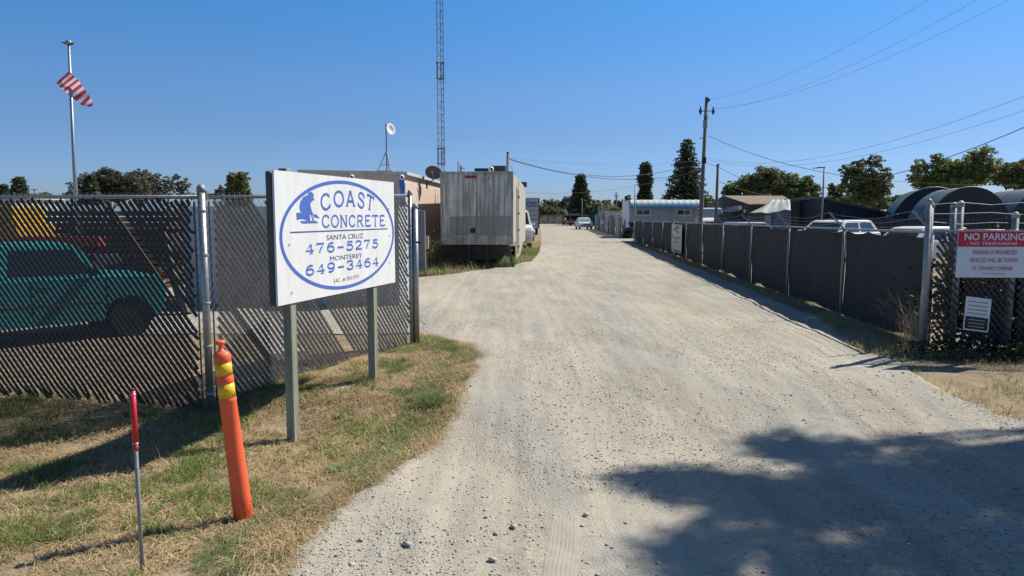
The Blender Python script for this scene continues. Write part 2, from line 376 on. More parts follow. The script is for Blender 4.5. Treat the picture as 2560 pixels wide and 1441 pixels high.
# ------------------------------------------------------------------ left slatted chain-link fence
PA = Vector((-3.17, 7.32, 0)); PL = Vector((-6.9, 7.95, 0)); PB = Vector((-1.47, 10.32, 0))
fence = empty('chain_link_fence', (PA.x, PA.y, g(PA.y)), 0, 'tall chain link fence with dark diagonal slats behind the white company sign', 'fence')
def seg_pt(A, B, s, z, off=0.0):
    d = (B - A); L = d.length; d.normalize(); n = Vector((d.y, -d.x, 0))
    p = A + d * s + n * off; return Vector((p.x, p.y, z))
PITCH = .067; SLOPE = 1.40
def ribbon(fn, s0, z0, s1, z1, w, rr, curl=0.0):
    """slat from (s0,z0) top to (s1,z1) bottom, slightly bowed, pinched at each wire"""
    L = math.hypot(s1 - s0, z1 - z0); n = max(2, int(L / .034)); ds, dz = (s1 - s0) / L, (z1 - z0) / L
    mb = MB(); vs = []; fs = []; ph = rr.random() * 6
    for i in range(n + 1):
        t = i / n; k = w / 2 * (1 + .10 * math.sin(i * math.pi)) * (1.0 if i % 2 else .88)
        wob = .003 * math.sin(t * 9 + ph); c = curl * max(0, t - .93) / .07
        s = s0 + (s1 - s0) * t + c * .05; z = z0 + (z1 - z0) * t + abs(c) * .01
        for q, o in ((-1, 0), (0, .005), (1, 0)):
            vs.append(fn(s - dz * k * q + ds * wob, z + ds * k * q, o + wob * .5 + .004 * (i % 2)))
    for i in range(n):
        a = i * 3; fs += [(a, a + 1, a + 4, a + 3), (a + 1, a + 2, a + 5, a + 4)]
    return mb.add(vs, fs)
def slat_fence(A, B, zt0, zt1, root, side=1, marg=(.10, .10), zb=.06, skip=(), rag=.10, seed=1, width=.043, wires=True, pitch=PITCH, m='slat', wm='wire'):
    L = (B - A).length; rr = random.Random(seed); W = MB(); barb = MB()
    fn = lambda s, z, o=0.0: seg_pt(A, B, s, z, o)
    zt = lambda s: zt0 + (zt1 - zt0) * s / L
    gb = lambda s: g((A + (B - A) * (s / L)).y) + zb
    h = max(zt0, zt1) + .3
    n0 = -int(h / SLOPE / pitch) - 1; n1 = int(L / pitch) + 1; cnt = 0
    def line(k, sg, sl):
        pts = []
        a0 = k * pitch; ztop = zt0
        # param by s: z = zt - sl*(s-a0)*sg ; clip
        lo, hi = marg[0] * sl, L - marg[1] * sl
        steps = np.linspace(-.2, L + .2, 160)
        out = [(s, zt(s) - .03 - SLOPE * (s - a0) * sg) for s in steps if lo <= s <= hi]
        out = [(s, z) for s, z in out if gb(s) - .02 <= z <= zt(s) - .015]
        return out
    for k in range(n0, n1):
        ln = line(k, 1, 1)
        if len(ln) > 2 and math.hypot(ln[-1][0] - ln[0][0], ln[-1][1] - ln[0][1]) > .05:
            if cnt not in skip:
                (s0, z0), (s1, z1) = ln[0], ln[-1]
                if z1 < gb(s1) + .08:
                    e = rr.uniform(0, rag); s1 -= e / SLOPE; z1 += e
                if s1 > L - marg[1] - .1: e = rr.uniform(-.01, .02); s1 -= e; z1 += e * SLOPE
                ribbon(fn, s0, z0, s1, z1, width, rr, rr.uniform(-.5, .8)).build('slat', M[m], root, smooth=True)
            cnt += 1
    if wires:
        for k in range(n0, n1 + 1):
            ln = line(k + .5, 1, 0)
            if len(ln) > 1: W.tube([fn(*ln[0], .012), fn(*ln[-1], .012)], .0017, 3, False)
        for k in range(0, n1 - n0 + 4):
            ln = line(k, -1, 0)
            if len(ln) > 1: W.tube([fn(*ln[0], .014), fn(*ln[-1], .014)], .0019, 3, False)
        s = 0
        while s < L:
            p = fn(s, zt(s) - .02, .012); q = fn(s + .006, zt(s) + .045, .004); r2 = fn(s - .008, zt(s) + .04, .02)
            W.tube([p, q], .0018, 3, False); W.tube([p, r2], .0018, 3, False); s += pitch
        W.build('wire_mesh', M[wm], root, kind='stuff')
    return cnt
LA = (PA - PL).length
slat_fence(PL, PA, 2.11, 2.09, fence, m='slat_shaded', marg=(.0, .115), seed=2, zb=-.04, rag=.10, skip=(63,))
slat_fence(PA, PB, 2.09, 2.20, fence, m='slat_sunlit', marg=(.13, .05), seed=3, zb=-.01, rag=.05, skip=(30, 31), wm='wire_bright')  # sunlit run: slats and wire carry the light in their colour
def post(name, p, r, z0, z1, root, m='galv', cap=True, lean=(0, 0)):
    mb = MB(); mb.tube([(p[0], p[1], z0), (p[0] + lean[0], p[1] + lean[1], z1)], r, 14)
    o = mb.build(name, M[m], root, smooth=False)
    for pl in o.data.polygons: pl.use_smooth = len(pl.vertices) == 4
    if cap:
        c = MB(); c.lathe([(r * 1.15, -.03), (r * 1.18, .0), (r * 1.1, .02), (r * .7, .045), (.003, .055)], 14, (p[0] + lean[0], p[1] + lean[1], z1))
        c.build('cap', M['galv_dull'], o, smooth=True)
    return o
pp = post('post', PA, .038, g(PA.y) - .1, 2.17, fence)
for z in (.05, .55, 1.0, 1.5, 1.95):
    b = MB(); b.lathe([(.041, -.012), (.046, -.008), (.046, .008), (.041, .012)], 14, (PA.x, PA.y, z)); b.build('band', M['galv_dull'], pp)
for sgn, (A, B) in ((1, (PA, PL)), (-1, (PA, PB))):
    t = MB(); q = seg_pt(A, B, .085, 0, 0); t.beam((q.x, q.y, g(q.y) + .05), (q.x, q.y, 2.05), .016, .005); t.build('tension_bar', M['dark_metal'], fence)
post('post', PB, .030, -.05, 2.22, fence)
hp = post('post', PB + Vector((.065, .03, 0)), .045, -.05, 2.03, fence)
b = MB(); b.beam(PB + Vector((.06, -.05, 1.52)), PB + Vector((.17, -.05, 1.52)), .02, .02); b.box(PB + Vector((.13, -.05, 1.52)), (.05, .03, .035)); b.build('latch', M['dark_metal'], hp)
for z in (.35, .8, 1.3, 1.75):
    b = MB(); b.lathe([(.033, -.012), (.038, -.008), (.038, .008), (.033, .012)], 12, (PB.x, PB.y, z)); b.build('band', M['galv_dull'], fence)
b = MB(); b.tube([seg_pt(PL, PA, 0, 2.11, -.02), seg_pt(PL, PA, LA, 2.09, -.02)], .021, 10); b.build('top_rail', M['galv'], fence, smooth=True)
b = MB(); b.tube([seg_pt(PA, PB, 0, 2.09, -.02), seg_pt(PA, PB, (PB - PA).length, 2.19, -.02)], .021, 10); b.build('top_rail', M['galv'], fence, smooth=True)

# ------------------------------------------------------------------ company sign
S0 = at(688, 540, 6.40); S1 = at(987, 540, 8.76); SD = Vector((S1.x - S0.x, S1.y - S0.y, 0)).normalized(); SW = 2.44; SH = 1.22
SN = Vector((SD.y, -SD.x, 0)); SZ = at(693, 766, 6.40).z
SB = Vector((S0.x, S0.y, 0))
def sp(X, Y, o=0.0): p = SB + SD * X + SN * o; return Vector((p.x, p.y, SZ + Y))
sign = empty('company_sign', (SB + SD * .6).to_3d() + Vector((0, 0, -.22)), 0, 'big white company sign with a blue oval on two wooden posts', 'sign')
TK = .095
b = MB(); b.slab([sp(0, 0, -.02), sp(SW, 0, -.02), sp(SW, SH, -.02), sp(0, SH, -.02)], SN * .02); face = b.build('sign_face', M['sign_white'], sign)
b = MB(); b.slab([sp(0.01, .0, -TK), sp(SW, .0, -TK), sp(SW, SH - .01, -TK), sp(0.01, SH - .01, -TK)], SN * .02); b.build('back_panel', M['sign_back'], sign)
b = MB(); pr = []
for k in range(7):
    a = math.pi * k / 6; pr.append((-.02 - TK / 2 + .01 - math.cos(a) * (TK / 2 - .018), SH - .06 + math.sin(a) * .055))
out = [sp(.0, 0.0, -TK + .021), sp(.0, 0.0, -.021)] + [sp(.0, y, o) for o, y in reversed(pr)]
b.slab(out, SD * .03); b.build('end_board', M['sign_back'], sign)
b = MB(); b.slab([sp(.04, SH - .04, -TK + .021), sp(SW, SH - .04, -TK + .021), sp(SW, SH - .04, -.022), sp(.04, SH - .04, -.022)], (0, 0, .03)); b.build('top_board', M['sign_back'], sign)
for X in (.26, 1.93):
    q = sp(X, 0, -.02 - TK / 2 + .01); zb = -.34 if X < 1 else -.12
    b = MB(); b.box((q.x, q.y, (zb + SZ + SH + (.03 if X < 1 else -.02)) / 2), (.09, .088, SZ + SH + (.03 if X < 1 else -.02) - zb), math.atan2(SD.y, SD.x)); b.build('wooden_post', M['post_wood'], sign, bevel=.004)
for (X, Y) in ((.2, .55), (.22, .1), (2.3, .58), (2.28, .25), (2.29, .9)):
    b = MB(); b.box(sp(X, Y, .003), (.014, .014, .006), math.atan2(SD.y, SD.x)); b.build('screw', M['dark_metal'], face)

# letters ----------------------------------------------------------
def arc(cx, cy, rx, ry, a0, a1, n=16): return [(cx + rx * math.cos(math.radians(a0 + (a1 - a0) * i / n)), cy + ry * math.sin(math.radians(a0 + (a1 - a0) * i / n))) for i in range(n + 1)]
SER = .10
GL = {  # strokes in a unit box and serif marks (x, y, dx, dy half length)
 'C': ([arc(.53, .5, .45, .46, 42, 318)], [(.90, .80, .01, .11), (.90, .20, .01, .11)]),
 'O': ([arc(.5, .5, .45, .46, 0, 360, 24)], []),
 'A': ([[(.10, 0), (.48, 1)], [(.90, 0), (.50, 1)], [(.24, .32), (.76, .32)]], [(.10, .02, .11, 0), (.90, .02, .11, 0), (.49, .98, .10, 0)]),
 'S': ([[(.84, .74), (.78, .88), (.62, .96), (.42, .97), (.22, .90), (.16, .75), (.24, .62), (.45, .54), (.66, .47), (.82, .37), (.86, .24), (.76, .08), (.55, .02), (.34, .04), (.18, .14), (.12, .26)]], [(.86, .78, .01, .11), (.11, .20, .01, .11)]),
 'T': ([[(.5, 0), (.5, .96)], [(.04, .95), (.96, .95)]], [(.5, .02, .13, 0), (.04, .88, .0, .09), (.96, .88, .0, .09)]),
 'N': ([[(.14, 0), (.14, 1)], [(.14, .98), (.86, .02)], [(.86, 0), (.86, 1)]], [(.14, .02, .11, 0), (.10, .98, .11, 0), (.86, .98, .11, 0)]),
 'R': ([[(.16, 0), (.16, 1)], [(.16, .95), (.55, .95), (.76, .88), (.84, .74), (.76, .58), (.55, .50), (.16, .50)], [(.50, .50), (.88, .02)]], [(.16, .02, .12, 0), (.90, .02, .09, 0)]),
 'E': ([[(.16, 0), (.16, 1)], [(.16, .95), (.84, .95)], [(.16, .52), (.66, .52)], [(.16, .05), (.88, .05)]], [(.84, .90, 0, .07), (.67, .52, 0, .08), (.89, .10, 0, .09)]),
 '2': ([[(.12, .72), (.20, .90), (.42, .97), (.66, .95), (.84, .80), (.80, .60), (.55, .40), (.25, .20), (.10, .05), (.90, .05)]], [(.90, .10, 0, .08)]),
 '3': ([[(.10, .76), (.22, .92), (.48, .97), (.72, .92), (.82, .76), (.72, .58), (.45, .54)], [(.45, .54), (.74, .48), (.88, .28), (.76, .08), (.48, .02), (.22, .07), (.08, .24)]], []),
 '4': ([[(.66, 0), (.66, .98)], [(.66, .95), (.06, .30), (.92, .30)]], [(.66, .02, .16, 0)]),
 '5': ([[(.84, .95), (.24, .95), (.20, .56)], [(.20, .56), (.48, .64), (.74, .58), (.88, .34), (.76, .10), (.48, .02), (.22, .07), (.08, .22)]], []),
 '6': ([arc(.5, .32, .38, .29, 0, 360, 20), [(.13, .36), (.14, .60), (.28, .84), (.52, .96), (.80, .92)]], []),
 '7': ([[(.08, .80), (.10, .95), (.90, .95), (.60, .55), (.44, .25), (.38, 0)]], []),
 '9': ([arc(.5, .68, .38, .29, 0, 360, 20), [(.87, .64), (.86, .40), (.72, .16), (.48, .04), (.20, .08)]], []),
 '-': ([[(.12, .42), (.88, .42)]], []), '1': ([[(.5, 0), (.5, 1)]], [])}
def glyph(mb, ch, x, y, w, h, sw, rot=0.0, fn=sp, o0=.002, gap=.16):
    st, se = GL[ch]; ca, sa = math.cos(rot), math.sin(rot); o = o0
    def tr(a, b):
        px, py = (a - .5) * w * (1 - gap), (b - .5) * h
        return (x + w / 2 + px * ca - py * sa, y + h / 2 + px * sa + py * ca)
    for pl in st:
        pts = [tr(*p) for p in pl]; L, Rr = [], []; cl = (abs(pts[0][0] - pts[-1][0]) + abs(pts[0][1] - pts[-1][1])) < 1e-6
        for i, p in enumerate(pts):
            a = pts[i - 1] if i > 0 else (pts[-2] if cl else pts[0]); bq = pts[i + 1] if i < len(pts) - 1 else (pts[1] if cl else pts[-1])
            dx, dy = bq[0] - a[0], bq[1] - a[1]; q = math.hypot(dx, dy) or 1; nx, ny = -dy / q * sw / 2, dx / q * sw / 2
            L.append((p[0] + nx, p[1] + ny)); Rr.append((p[0] - nx, p[1] - ny))
        vs = [fn(a, b, o) for a, b in L] + [fn(a, b, o) for a, b in Rr]; n = len(L)
        mb.add(vs, [(i, i + n, i + 1 + n, i + 1) for i in range(n - 1)]); o += .0002
    for (cx, cy, dx, dy) in se:
        c = tr(cx, cy); e = sw * .22
        hx, hy = (dx * w, e) if dx > dy else (e * 1.1, dy * h)
        q = [(-hx, -hy), (hx, -hy), (hx, hy), (-hx, hy)]
        mb.add([fn(c[0] + a * ca - b * sa, c[1] + a * sa + b * ca, o) for a, b in q], [(0, 1, 2, 3)]); o += .0002
def word(txt, x0, x1, y, h, sw, m, name='letter'):
    w = (x1 - x0) / len(txt)
    for i, ch in enumerate(txt):
        b = MB(); glyph(b, ch, x0 + w * i, y, w, h, sw); b.build(name, M[m], face)
for ch, x, y, w, h, rot in (('C', .742, .872, .235, .165, 10), ('O', 1.0, .908, .245, .165, 4), ('A', 1.25, .916, .235, .165, 0), ('S', 1.500, .902, .215, .168, -8), ('T', 1.708, .880, .215, .165, -14)):
    b = MB(); glyph(b, ch, x, y, w, h, .027, math.radians(rot)); b.build('letter', M['blue_ink'], face)
word('CONCRETE', .762, 2.205, .695, .128, .020, 'blue_ink')
word('476-5275', .445, 2.02, .446, .096, .021, 'blue_ink', 'digit')
word('649-3464', .440, 2.02, .238, .097, .021, 'blue_ink', 'digit')
def text_mesh(txt, sc_bold=0.0):
    cu = bpy.data.curves.new('t', 'FONT'); cu.body = txt; cu.size = 1; cu.resolution_u = 3; cu.offset = sc_bold
    o = bpy.data.objects.new('t', cu); C.objects.link(o); bpy.context.view_layer.update()
    me = bpy.data.meshes.new_from_object(o.evaluated_get(bpy.context.evaluated_depsgraph_get()))
    vs = [v.co.copy() for v in me.vertices]; fs = [tuple(p.vertices) for p in me.polygons]
    bpy.data.objects.remove(o); bpy.data.curves.remove(cu); bpy.data.meshes.remove(me); return vs, fs
def text(name, txt, x0, x1, y0, y1, fn, m, parent, bold=0.0, o=.002):
    vs, fs = text_mesh(txt, bold); ax = min(v.x for v in vs); bx = max(v.x for v in vs); ay = min(v.y for v in vs); by = max(v.y for v in vs)
    par = list(range(len(vs)))
    def find(i):
        while par[i] != i: par[i] = par[par[i]]; i = par[i]
        return i
    for f in fs:
        for k in f[1:]: par[find(k)] = find(f[0])
    grp = {}
    for f in fs: grp.setdefault(find(f[0]), []).append(f)
    comps = sorted([[min(vs[i].x for f in fl for i in f), max(vs[i].x for f in fl for i in f), fl] for fl in grp.values()], key=lambda c: c[0]); out = []
    for c in comps:
        if out and c[0] < out[-1][1] - .02: out[-1][1] = max(out[-1][1], c[1]); out[-1][2] = out[-1][2] + c[2]
        else: out.append(c)
    for c in out:
        ids = sorted({i for f in c[2] for i in f}); mp_ = {i: k for k, i in enumerate(ids)}
        mb = MB(); mb.add([fn(x0 + (vs[i].x - ax) / (bx - ax) * (x1 - x0), y0 + (vs[i].y - ay) / (by - ay) * (y1 - y0), o) for i in ids], [tuple(mp_[i] for i in f) for f in c[2]]); mb.build('letter', M[m], parent)
text('lettering', 'SANTA CRUZ', .855, 1.632, .568, .620, sp, 'grey_ink', face)
text('lettering', 'MONTEREY', .916, 1.604, .352, .401, sp, 'grey_ink', face)
text('lettering', 'LIC. # 351777', .985, 1.520, .122, .164, sp, 'grey_ink', face)
b = MB(); b.quad(sp(.223, .655, .002), sp(2.25, .655, .002), sp(2.25, .667, .002), sp(.223, .667, .002)); b.build('rule_line', M['line_ink'], face)
b = MB(); n = 72; vs = []
for k in range(n):
    a = 2 * math.pi * k / n; vs += [sp(1.238 + 1.186 * math.cos(a), .612 + .572 * math.sin(a), .002), sp(1.238 + 1.142 * math.cos(a), .612 + .537 * math.sin(a), .002)]
b.add(vs, [(2 * k, 2 * ((k + 1) % n), 2 * ((k + 1) % n) + 1, 2 * k + 1) for k in range(n)]); b.build('oval_ring', M['blue_ink'], face)
def zx(x, y):   # from the logo crop to the sign plane (two measured corners)
    hh = [(162, 172), (1183, 262), (183, 1328), (1203, 1107)]
    X = 274.4 + x * .3570; Y = 274.4 + y * .3570; return X, Y
manpts = [(.580, 1.046), (.612, 1.044), (.640, 1.022), (.636, .985), (.668, .962), (.640, .972), (.615, .955), (.590, .945), (.574, .922), (.592, .875), (.625, .826), (.668, .832), (.745, .792), (.655, .797), (.625, .812), (.596, .840), (.603, .815), (.640, .770), (.612, .768), (.580, .835), (.562, .815), (.568, .768), (.530, .766), (.45, .782), (.372, .786), (.366, .774), (.338, .780), (.334, .842), (.384, .846), (.440, .836), (.398, .860), (.388, .900), (.410, .955), (.452, .990), (.50, 1.008), (.536, 1.012), (.548, 1.036)]
b = MB(); b.add([sp(x, y, .002) for x, y in manpts], [tuple(range(len(manpts)))]); b.add([sp(x, y, .0024) for x, y in ((.385, .765), (.43, .742), (.71, .744), (.66, .766))], [(0, 1, 2, 3)]); b.build('worker_logo', M['blue_ink'], face)

# ------------------------------------------------------------------ delineator post and marker stake
dz = g(4.8)
dl = empty('delineator_post', (at(612, 1306, 4.86).x, 4.86, dz - .05), 0, 'leaning orange tube post with two yellow bands in the verge grass', 'marker post', ry=math.radians(-4.6), rx=math.radians(1.5))
def dpart(prof, nm, m, par=None, n=24): b = MB(); b.lathe(prof, n); return b.build(nm, M[m], par or dl, smooth=True, world=False)
dpart([(.066, 0), (.0655, .16), (.061, .6), (.056, .92), (.0585, .925), (.0585, .945), (.055, .95), (.054, 1.055), (.0575, 1.06), (.0575, 1.075), (.0575, 1.10), (.054, 1.105), (.0535, 1.20), (.057, 1.205), (.0575, 1.24), (.054, 1.262), (.035, 1.275), (.016, 1.29), (.014, 1.315), (.017, 1.325)], 'tube', 'orange')
dpart([(.0175, 1.322), (.034, 1.330), (.036, 1.342), (.030, 1.352), (.004, 1.356)], 'knob', 'orange')
dpart([(.0565, .955), (.0565, 1.052)], 'reflective_band', 'yellow_tape'); dpart([(.0560, 1.112), (.0560, 1.198)], 'reflective_band', 'yellow_tape')
b = MB()
for k in range(26):
    a = rnd.uniform(-2.9, .3); z0 = rnd.uniform(.05, .12); z1 = z0 + rnd.uniform(.05, .17); rr = .0668
    b.quad(*[(rr * math.cos(a + d), rr * math.sin(a + d), z) for d, z in ((-.03, z0), (.03, z0), (.02, z1), (-.01, z1))])
b.build('scuff_marks', M['orange_scuff'], dl, world=False)
sk = empty('marker_stake', (at(357, 1441, 4.12).x, 4.12, -.25), 0, 'thin metal pipe stake with a red taped top', 'stake')
X0, Y0 = at(357, 1441, 4.12).x, 4.12; zt = at(340, 978, 4.12).z
b = MB(); b.tube([(X0, Y0, -.35), (X0, Y0, zt - .02)], .0115, 12); b.build('pipe', M['galv_dull'], sk, smooth=True)
b = MB(); b.tube([(X0, Y0, zt - .31), (X0, Y0, zt)], .0160, 12); b.build('red_sleeve', M['red_tape'], sk, smooth=True)
b = MB(); b.tube([(X0, Y0, zt - .36), (X0, Y0, zt - .325)], .0150, 12); b.build('red_band', M['red_tape'], sk, smooth=True)
for z in (zt - .318, zt - .022):
    b = MB(); b.tube([(X0, Y0, z - .004), (X0, Y0, z + .004)], .0175, 12); b.build('clamp', M['galv'], sk, smooth=True)
b = MB(); b.tube([(X0, Y0, zt), (X0, Y0, zt + .015)], .009, 10); b.build('top_plug', M['dark_metal'], sk, smooth=True)

# ------------------------------------------------------------------ right screened fence
def fR(y): return Vector((5.35 + .0715 * y, y, 0))
ys = [10.35, 13.6, 16.9, 20.3, 23.9, 27.5, 31.1, 34.7, 38.4, 42.8, 47.9, 53.6]
rf = empty('screened_fence', fR(13.6), 0, 'long low fence covered in dark screen cloth along the road, barbed wire on top', 'fence')
zr = lambda y: 1.66 - .0028 * (y - 10)
for i, y in enumerate(ys):
    p = fR(y); r = .024 if i else .03
    po = post('post', p, r, -.05, zr(y) - .01, rf, 'galv_dull', cap=False)
    b = MB(); a = p + Vector((0, 0, zr(y))); e = p + Vector((-.29, 0, zr(y) + .31)); b.beam(a, e, .028, .018, (0, 1, 0)); b.box(a, (.06, .06, .05)); b.build('barbed_wire_arm', M['galv_dull'], rf)
for i in range(len(ys) - 1):
    y0, y1 = ys[i], ys[i + 1]; p0, p1 = fR(y0), fR(y1)
    b = MB(); b.tube([p0 + Vector((0, 0, zr(y0))), p1 + Vector((0, 0, zr(y1)))], .019, 8); b.build('top_rail', M['galv_dull'], rf, smooth=True)
    n = 30; vs = []; ph = rnd.random() * 5
    for k in range(n + 1):
        t = k / n; p = p0.lerp(p1, t); sag = (.03 + (.055 if y0 < 18 else .03) * abs(math.sin(t * 9.42 + .3 * math.sin(ph + 7 * t)))) if y0 < 17 or y0 > 35 else .03 + .015 * abs(math.sin(t * 12))
        z1 = zr(p.y) - sag; z0 = .0 + .06 * max(0, math.sin(t * 7 + ph)) ** 3 + relief(p.x, p.y)
        for q in range(5):
            z = z0 + (z1 - z0) * q / 4; vs.append((p.x + .045 + .012 * math.sin(t * 11 + q * 1.3 + ph) + .005 * math.sin(t * 31 + q * .7 + 2 * ph), p.y, z))
    b = MB(); b.add(vs, [(k * 5 + q, k * 5 + q + 1, (k + 1) * 5 + q + 1, (k + 1) * 5 + q) for k in range(n) for q in range(4)]); b.build('privacy_screen', M['screen'], rf, smooth=True)
    for j, t in enumerate((.35, .67, 1.0)):
        w = MB(); pts = []
        for k in range(7):
            s = k / 6; p = p0.lerp(p1, s); pts.append(p + Vector((-.29 * t, 0, zr(p.y) + .31 * t - .05 * math.sin(s * math.pi) * (1 + .6 * j)+ .01 * math.sin(k * 2 + i))))
        w.tube(pts, .0035, 4)
        for k in range(1, 14):
            s = k / 14; p = Vector(pts[min(5, int(s * 6))]).lerp(Vector(pts[min(6, int(s * 6) + 1)]), s * 6 - int(s * 6)); a = rnd.random() * 3
            w.tube([p - Vector((math.cos(a), 0, math.sin(a))) * .014, p + Vector((math.cos(a), 0, math.sin(a))) * .014], .003, 3, False)
        w.build('barbed_wire', M['wire'], rf)
# banner
bn = empty('banner', fR(33) + Vector((-.05, 0, .2)), 0, 'faded white vinyl banner with a teal wave hung on the dark screened fence', 'banner')
ya, yb = 34.7, 31.7; za, zb2 = .20, 1.50
def bp_(s, t, o=0.0): p = fR(ya + (yb - ya) * s); return Vector((p.x - .06 - o - .01 * math.sin(s * 9), p.y, za + (zb2 - za) * t))
b = MB(); n = 12
b.add([bp_(k / n, t, o) for o in (0, .012) for k in range(n + 1) for t in (0, 1)], [(o + 2 * k, o + 2 * k + 2, o + 2 * k + 3, o + 2 * k + 1) for o in (0, 2 * (n + 1)) for k in range(n)]); cl = b.build('vinyl_sheet', M['banner'], bn)
b = MB(); wv = [(.12, .80), (.3, .86), (.5, .97), (.7, .96), (.82, .88), (.74, .82), (.66, .87), (.56, .88), (.64, .74), (.80, .70), (.55, .68), (.40, .76), (.25, .79)]
b.add([bp_(s, t, .018) for s, t in wv], [tuple(range(len(wv)))]); b.build('wave_logo', M['banner_teal'], cl)
for (pts) in ([(.12, .50), (.2, .62), (.28, .48), (.36, .56), (.45, .46), (.53, .57), (.62, .47), (.70, .60), (.80, .50), (.9, .58)], [(.15, .34), (.3, .40), (.42, .33), (.6, .42), (.8, .36)]):
    b = MB(); b.tube([bp_(s, t, .02) for s, t in pts], .016, 4); b.build('faded_script', M['banner_pink'], cl)
b = MB(); b.quad(bp_(0, .02, .018), bp_(1, .02, .018), bp_(1, .10, .018), bp_(0, .10, .018)); b.build('lower_stripe', M['banner_teal'], cl)

# ------------------------------------------------------------------ right gate fence with slats, signs
GA = at(2312, 700, 9.70); GA.z = 0; GD = at(2404, 700, 9.62); GD.z = 0; GE = at(2541, 700, 9.50); GE.z = 0; GF = Vector((GE.x + 1.9, 9.35, 0))
gf = empty('gate_fence', GA, 0, 'shaded slatted chain link fence with tall capped posts behind the no parking sign', 'fence')
post('post', GA, .035, -.05, at(2325, 507, 9.7).z, gf, 'galv_dull')
post('post', GA + Vector((.085, .10, 0)), .036, -.05, at(2336, 515, 9.8).z, gf, 'galv_dull')
post('post', at(2376, 700, 10.6) * Vector((1, 1, 0)) if False else Vector((at(2374, 700, 10.7).x, 10.7, 0)), .045, -.05, at(2376, 515, 10.7).z, gf, 'galv_dull')
post('post', GD + Vector((0, .12, 0)), .042, -.05, at(2418, 512, 9.74).z, gf, 'galv_dull')
post('post', GE + Vector((0, .1, 0)), .042, -.05, at(2552, 540, 9.6).z, gf, 'galv_dull')
GA2 = GA + Vector((.12, .03, 0))
for A, B, sd in ((GA2, GD, 5), (GD, GE, 6), (GE, GF, 7)):
    slat_fence(A, B, 1.68, 1.68, gf, marg=(.03, .03), seed=sd, zb=.12, rag=.06, width=.036, pitch=.075, m='slat_shaded')
    b = MB(); b.tube([A + Vector((0, .03, 1.70)), B + Vector((0, .03, 1.70))], .019, 8); b.build('top_rail', M['galv_dull'], gf, smooth=True)
for j in range(3):
    b = MB(); pts = [Vector((GA.x + (GF.x - GA.x) * k / 8, 9.62 - .03 * k, 1.82 + .13 * j - .035 * math.sin(k * 1.3 + j) ** 2)) for k in range(9)]; b.tube(pts, .0035, 4)
    for k in range(1, 26):
        p = pts[0].lerp(pts[-1], k / 26); b.tube([p + Vector((-.012, 0, -.012)), p + Vector((.012, 0, .012))], .003, 3, False)
    b.build('barbed_wire', M['wire'], gf)
# no parking sign
NS = 9.38
n0 = at(2388, 694, NS); n1 = at(2392, 578, NS); NWd = .915; NHt = n1.z - n0.z; nd = Vector((1, -.06, 0)).normalized(); nnm = Vector((nd.y, -nd.x, 0))
ns = empty('no_parking_sign', n0, 0, 'red and white no parking sign wired to the right gate posts', 'sign')
def np_(X, Y, o=0.0): p = n0 + nd * X + nnm * o; return Vector((p.x + Y * .01, p.y, n0.z + Y))
b = MB(); b.slab([np_(0, 0, -.004), np_(NWd, 0, -.004), np_(NWd, NHt, -.004), np_(0, NHt, -.004)], nnm * .004); pl_ = b.build('plate', M['sign_plate'], ns)
b = MB(); b.slab([np_(0.004, NHt * .662, .0005), np_(NWd - .004, NHt * .662, .0005), np_(NWd - .004, NHt - .004, .0005), np_(0.004, NHt - .004, .0005)], nnm * .001); b.build('red_header', M['sign_red'], pl_)
text('lettering', 'NO PARKING', .08, .84, NHt * .80, NHt * .955, np_, 'sign_plate', pl_, .02, .003)
text('lettering', '- NO TRESPASSING -', .115, .80, NHt * .700, NHt * .765, np_, 'sign_plate', pl_, .01, .003)
text('lettering', 'PARKING IS PROHIBITED', .20, .76, NHt * .500, NHt * .590, np_, 'red_ink', pl_, .01, .002)
text('lettering', 'VEHICLES WILL BE TOWED', .165, .78, NHt * .330, NHt * .420, np_, 'red_ink', pl_, .01, .002)
text('lettering', "AT OWNER'S EXPENSE", .20, .72, NHt * .155, NHt * .245, np_, 'red_ink', pl_, .01, .002)
text('lettering', 'CVC § 22658(A)', .33, .62, NHt * .055, NHt * .105, np_, 'red_ink', pl_, 0, .002)
# small tilted notice
nt0 = at(2407, 824, 9.40); q = at(2416, 741, 9.40)
nz = empty('notice_sign', nt0, 0, 'small white and black notice hanging crooked below the no parking sign', 'sign')
up = (q - nt0).normalized(); rt = (at(2470, 832, 9.37) - nt0).normalized(); hh_ = (q - nt0).length; ww_ = (at(2470, 832, 9.37) - nt0).length
def nq(X, Y, o=0.0): return nt0 + rt * X + up * Y + Vector((0, -o, 0))
b = MB(); b.slab([nq(0, 0), nq(ww_, 0), nq(ww_, hh_), nq(0, hh_)], (0, .004, 0)); npl = b.build('plate', M['sign_plate'], nz)
b = MB(); b.slab([nq(.015, .018, .001), nq(ww_ - .015, .018, .001), nq(ww_ - .015, hh_ * .42, .001), nq(.015, hh_ * .42, .001)], (0, -.001, 0)); b.build('black_field', M['black'], npl)
b = MB()
for k in range(3): y = hh_ * (.11 + .10 * k); b.quad(nq(.06, y, .003), nq(ww_ - .06, y, .003), nq(ww_ - .06, y + .014, .003), nq(.06, y + .014, .003))
b.build('faded_lines', M['soft_ink'], npl)
b = MB()
for k in range(4): y = hh_ * (.50 + .115 * k); b.quad(nq(.03, y, .002), nq(ww_ - .035, y, .002), nq(ww_ - .035, y + .016, .002), nq(.03, y + .016, .002))
b.build('faded_lines', M['soft_ink'], npl)

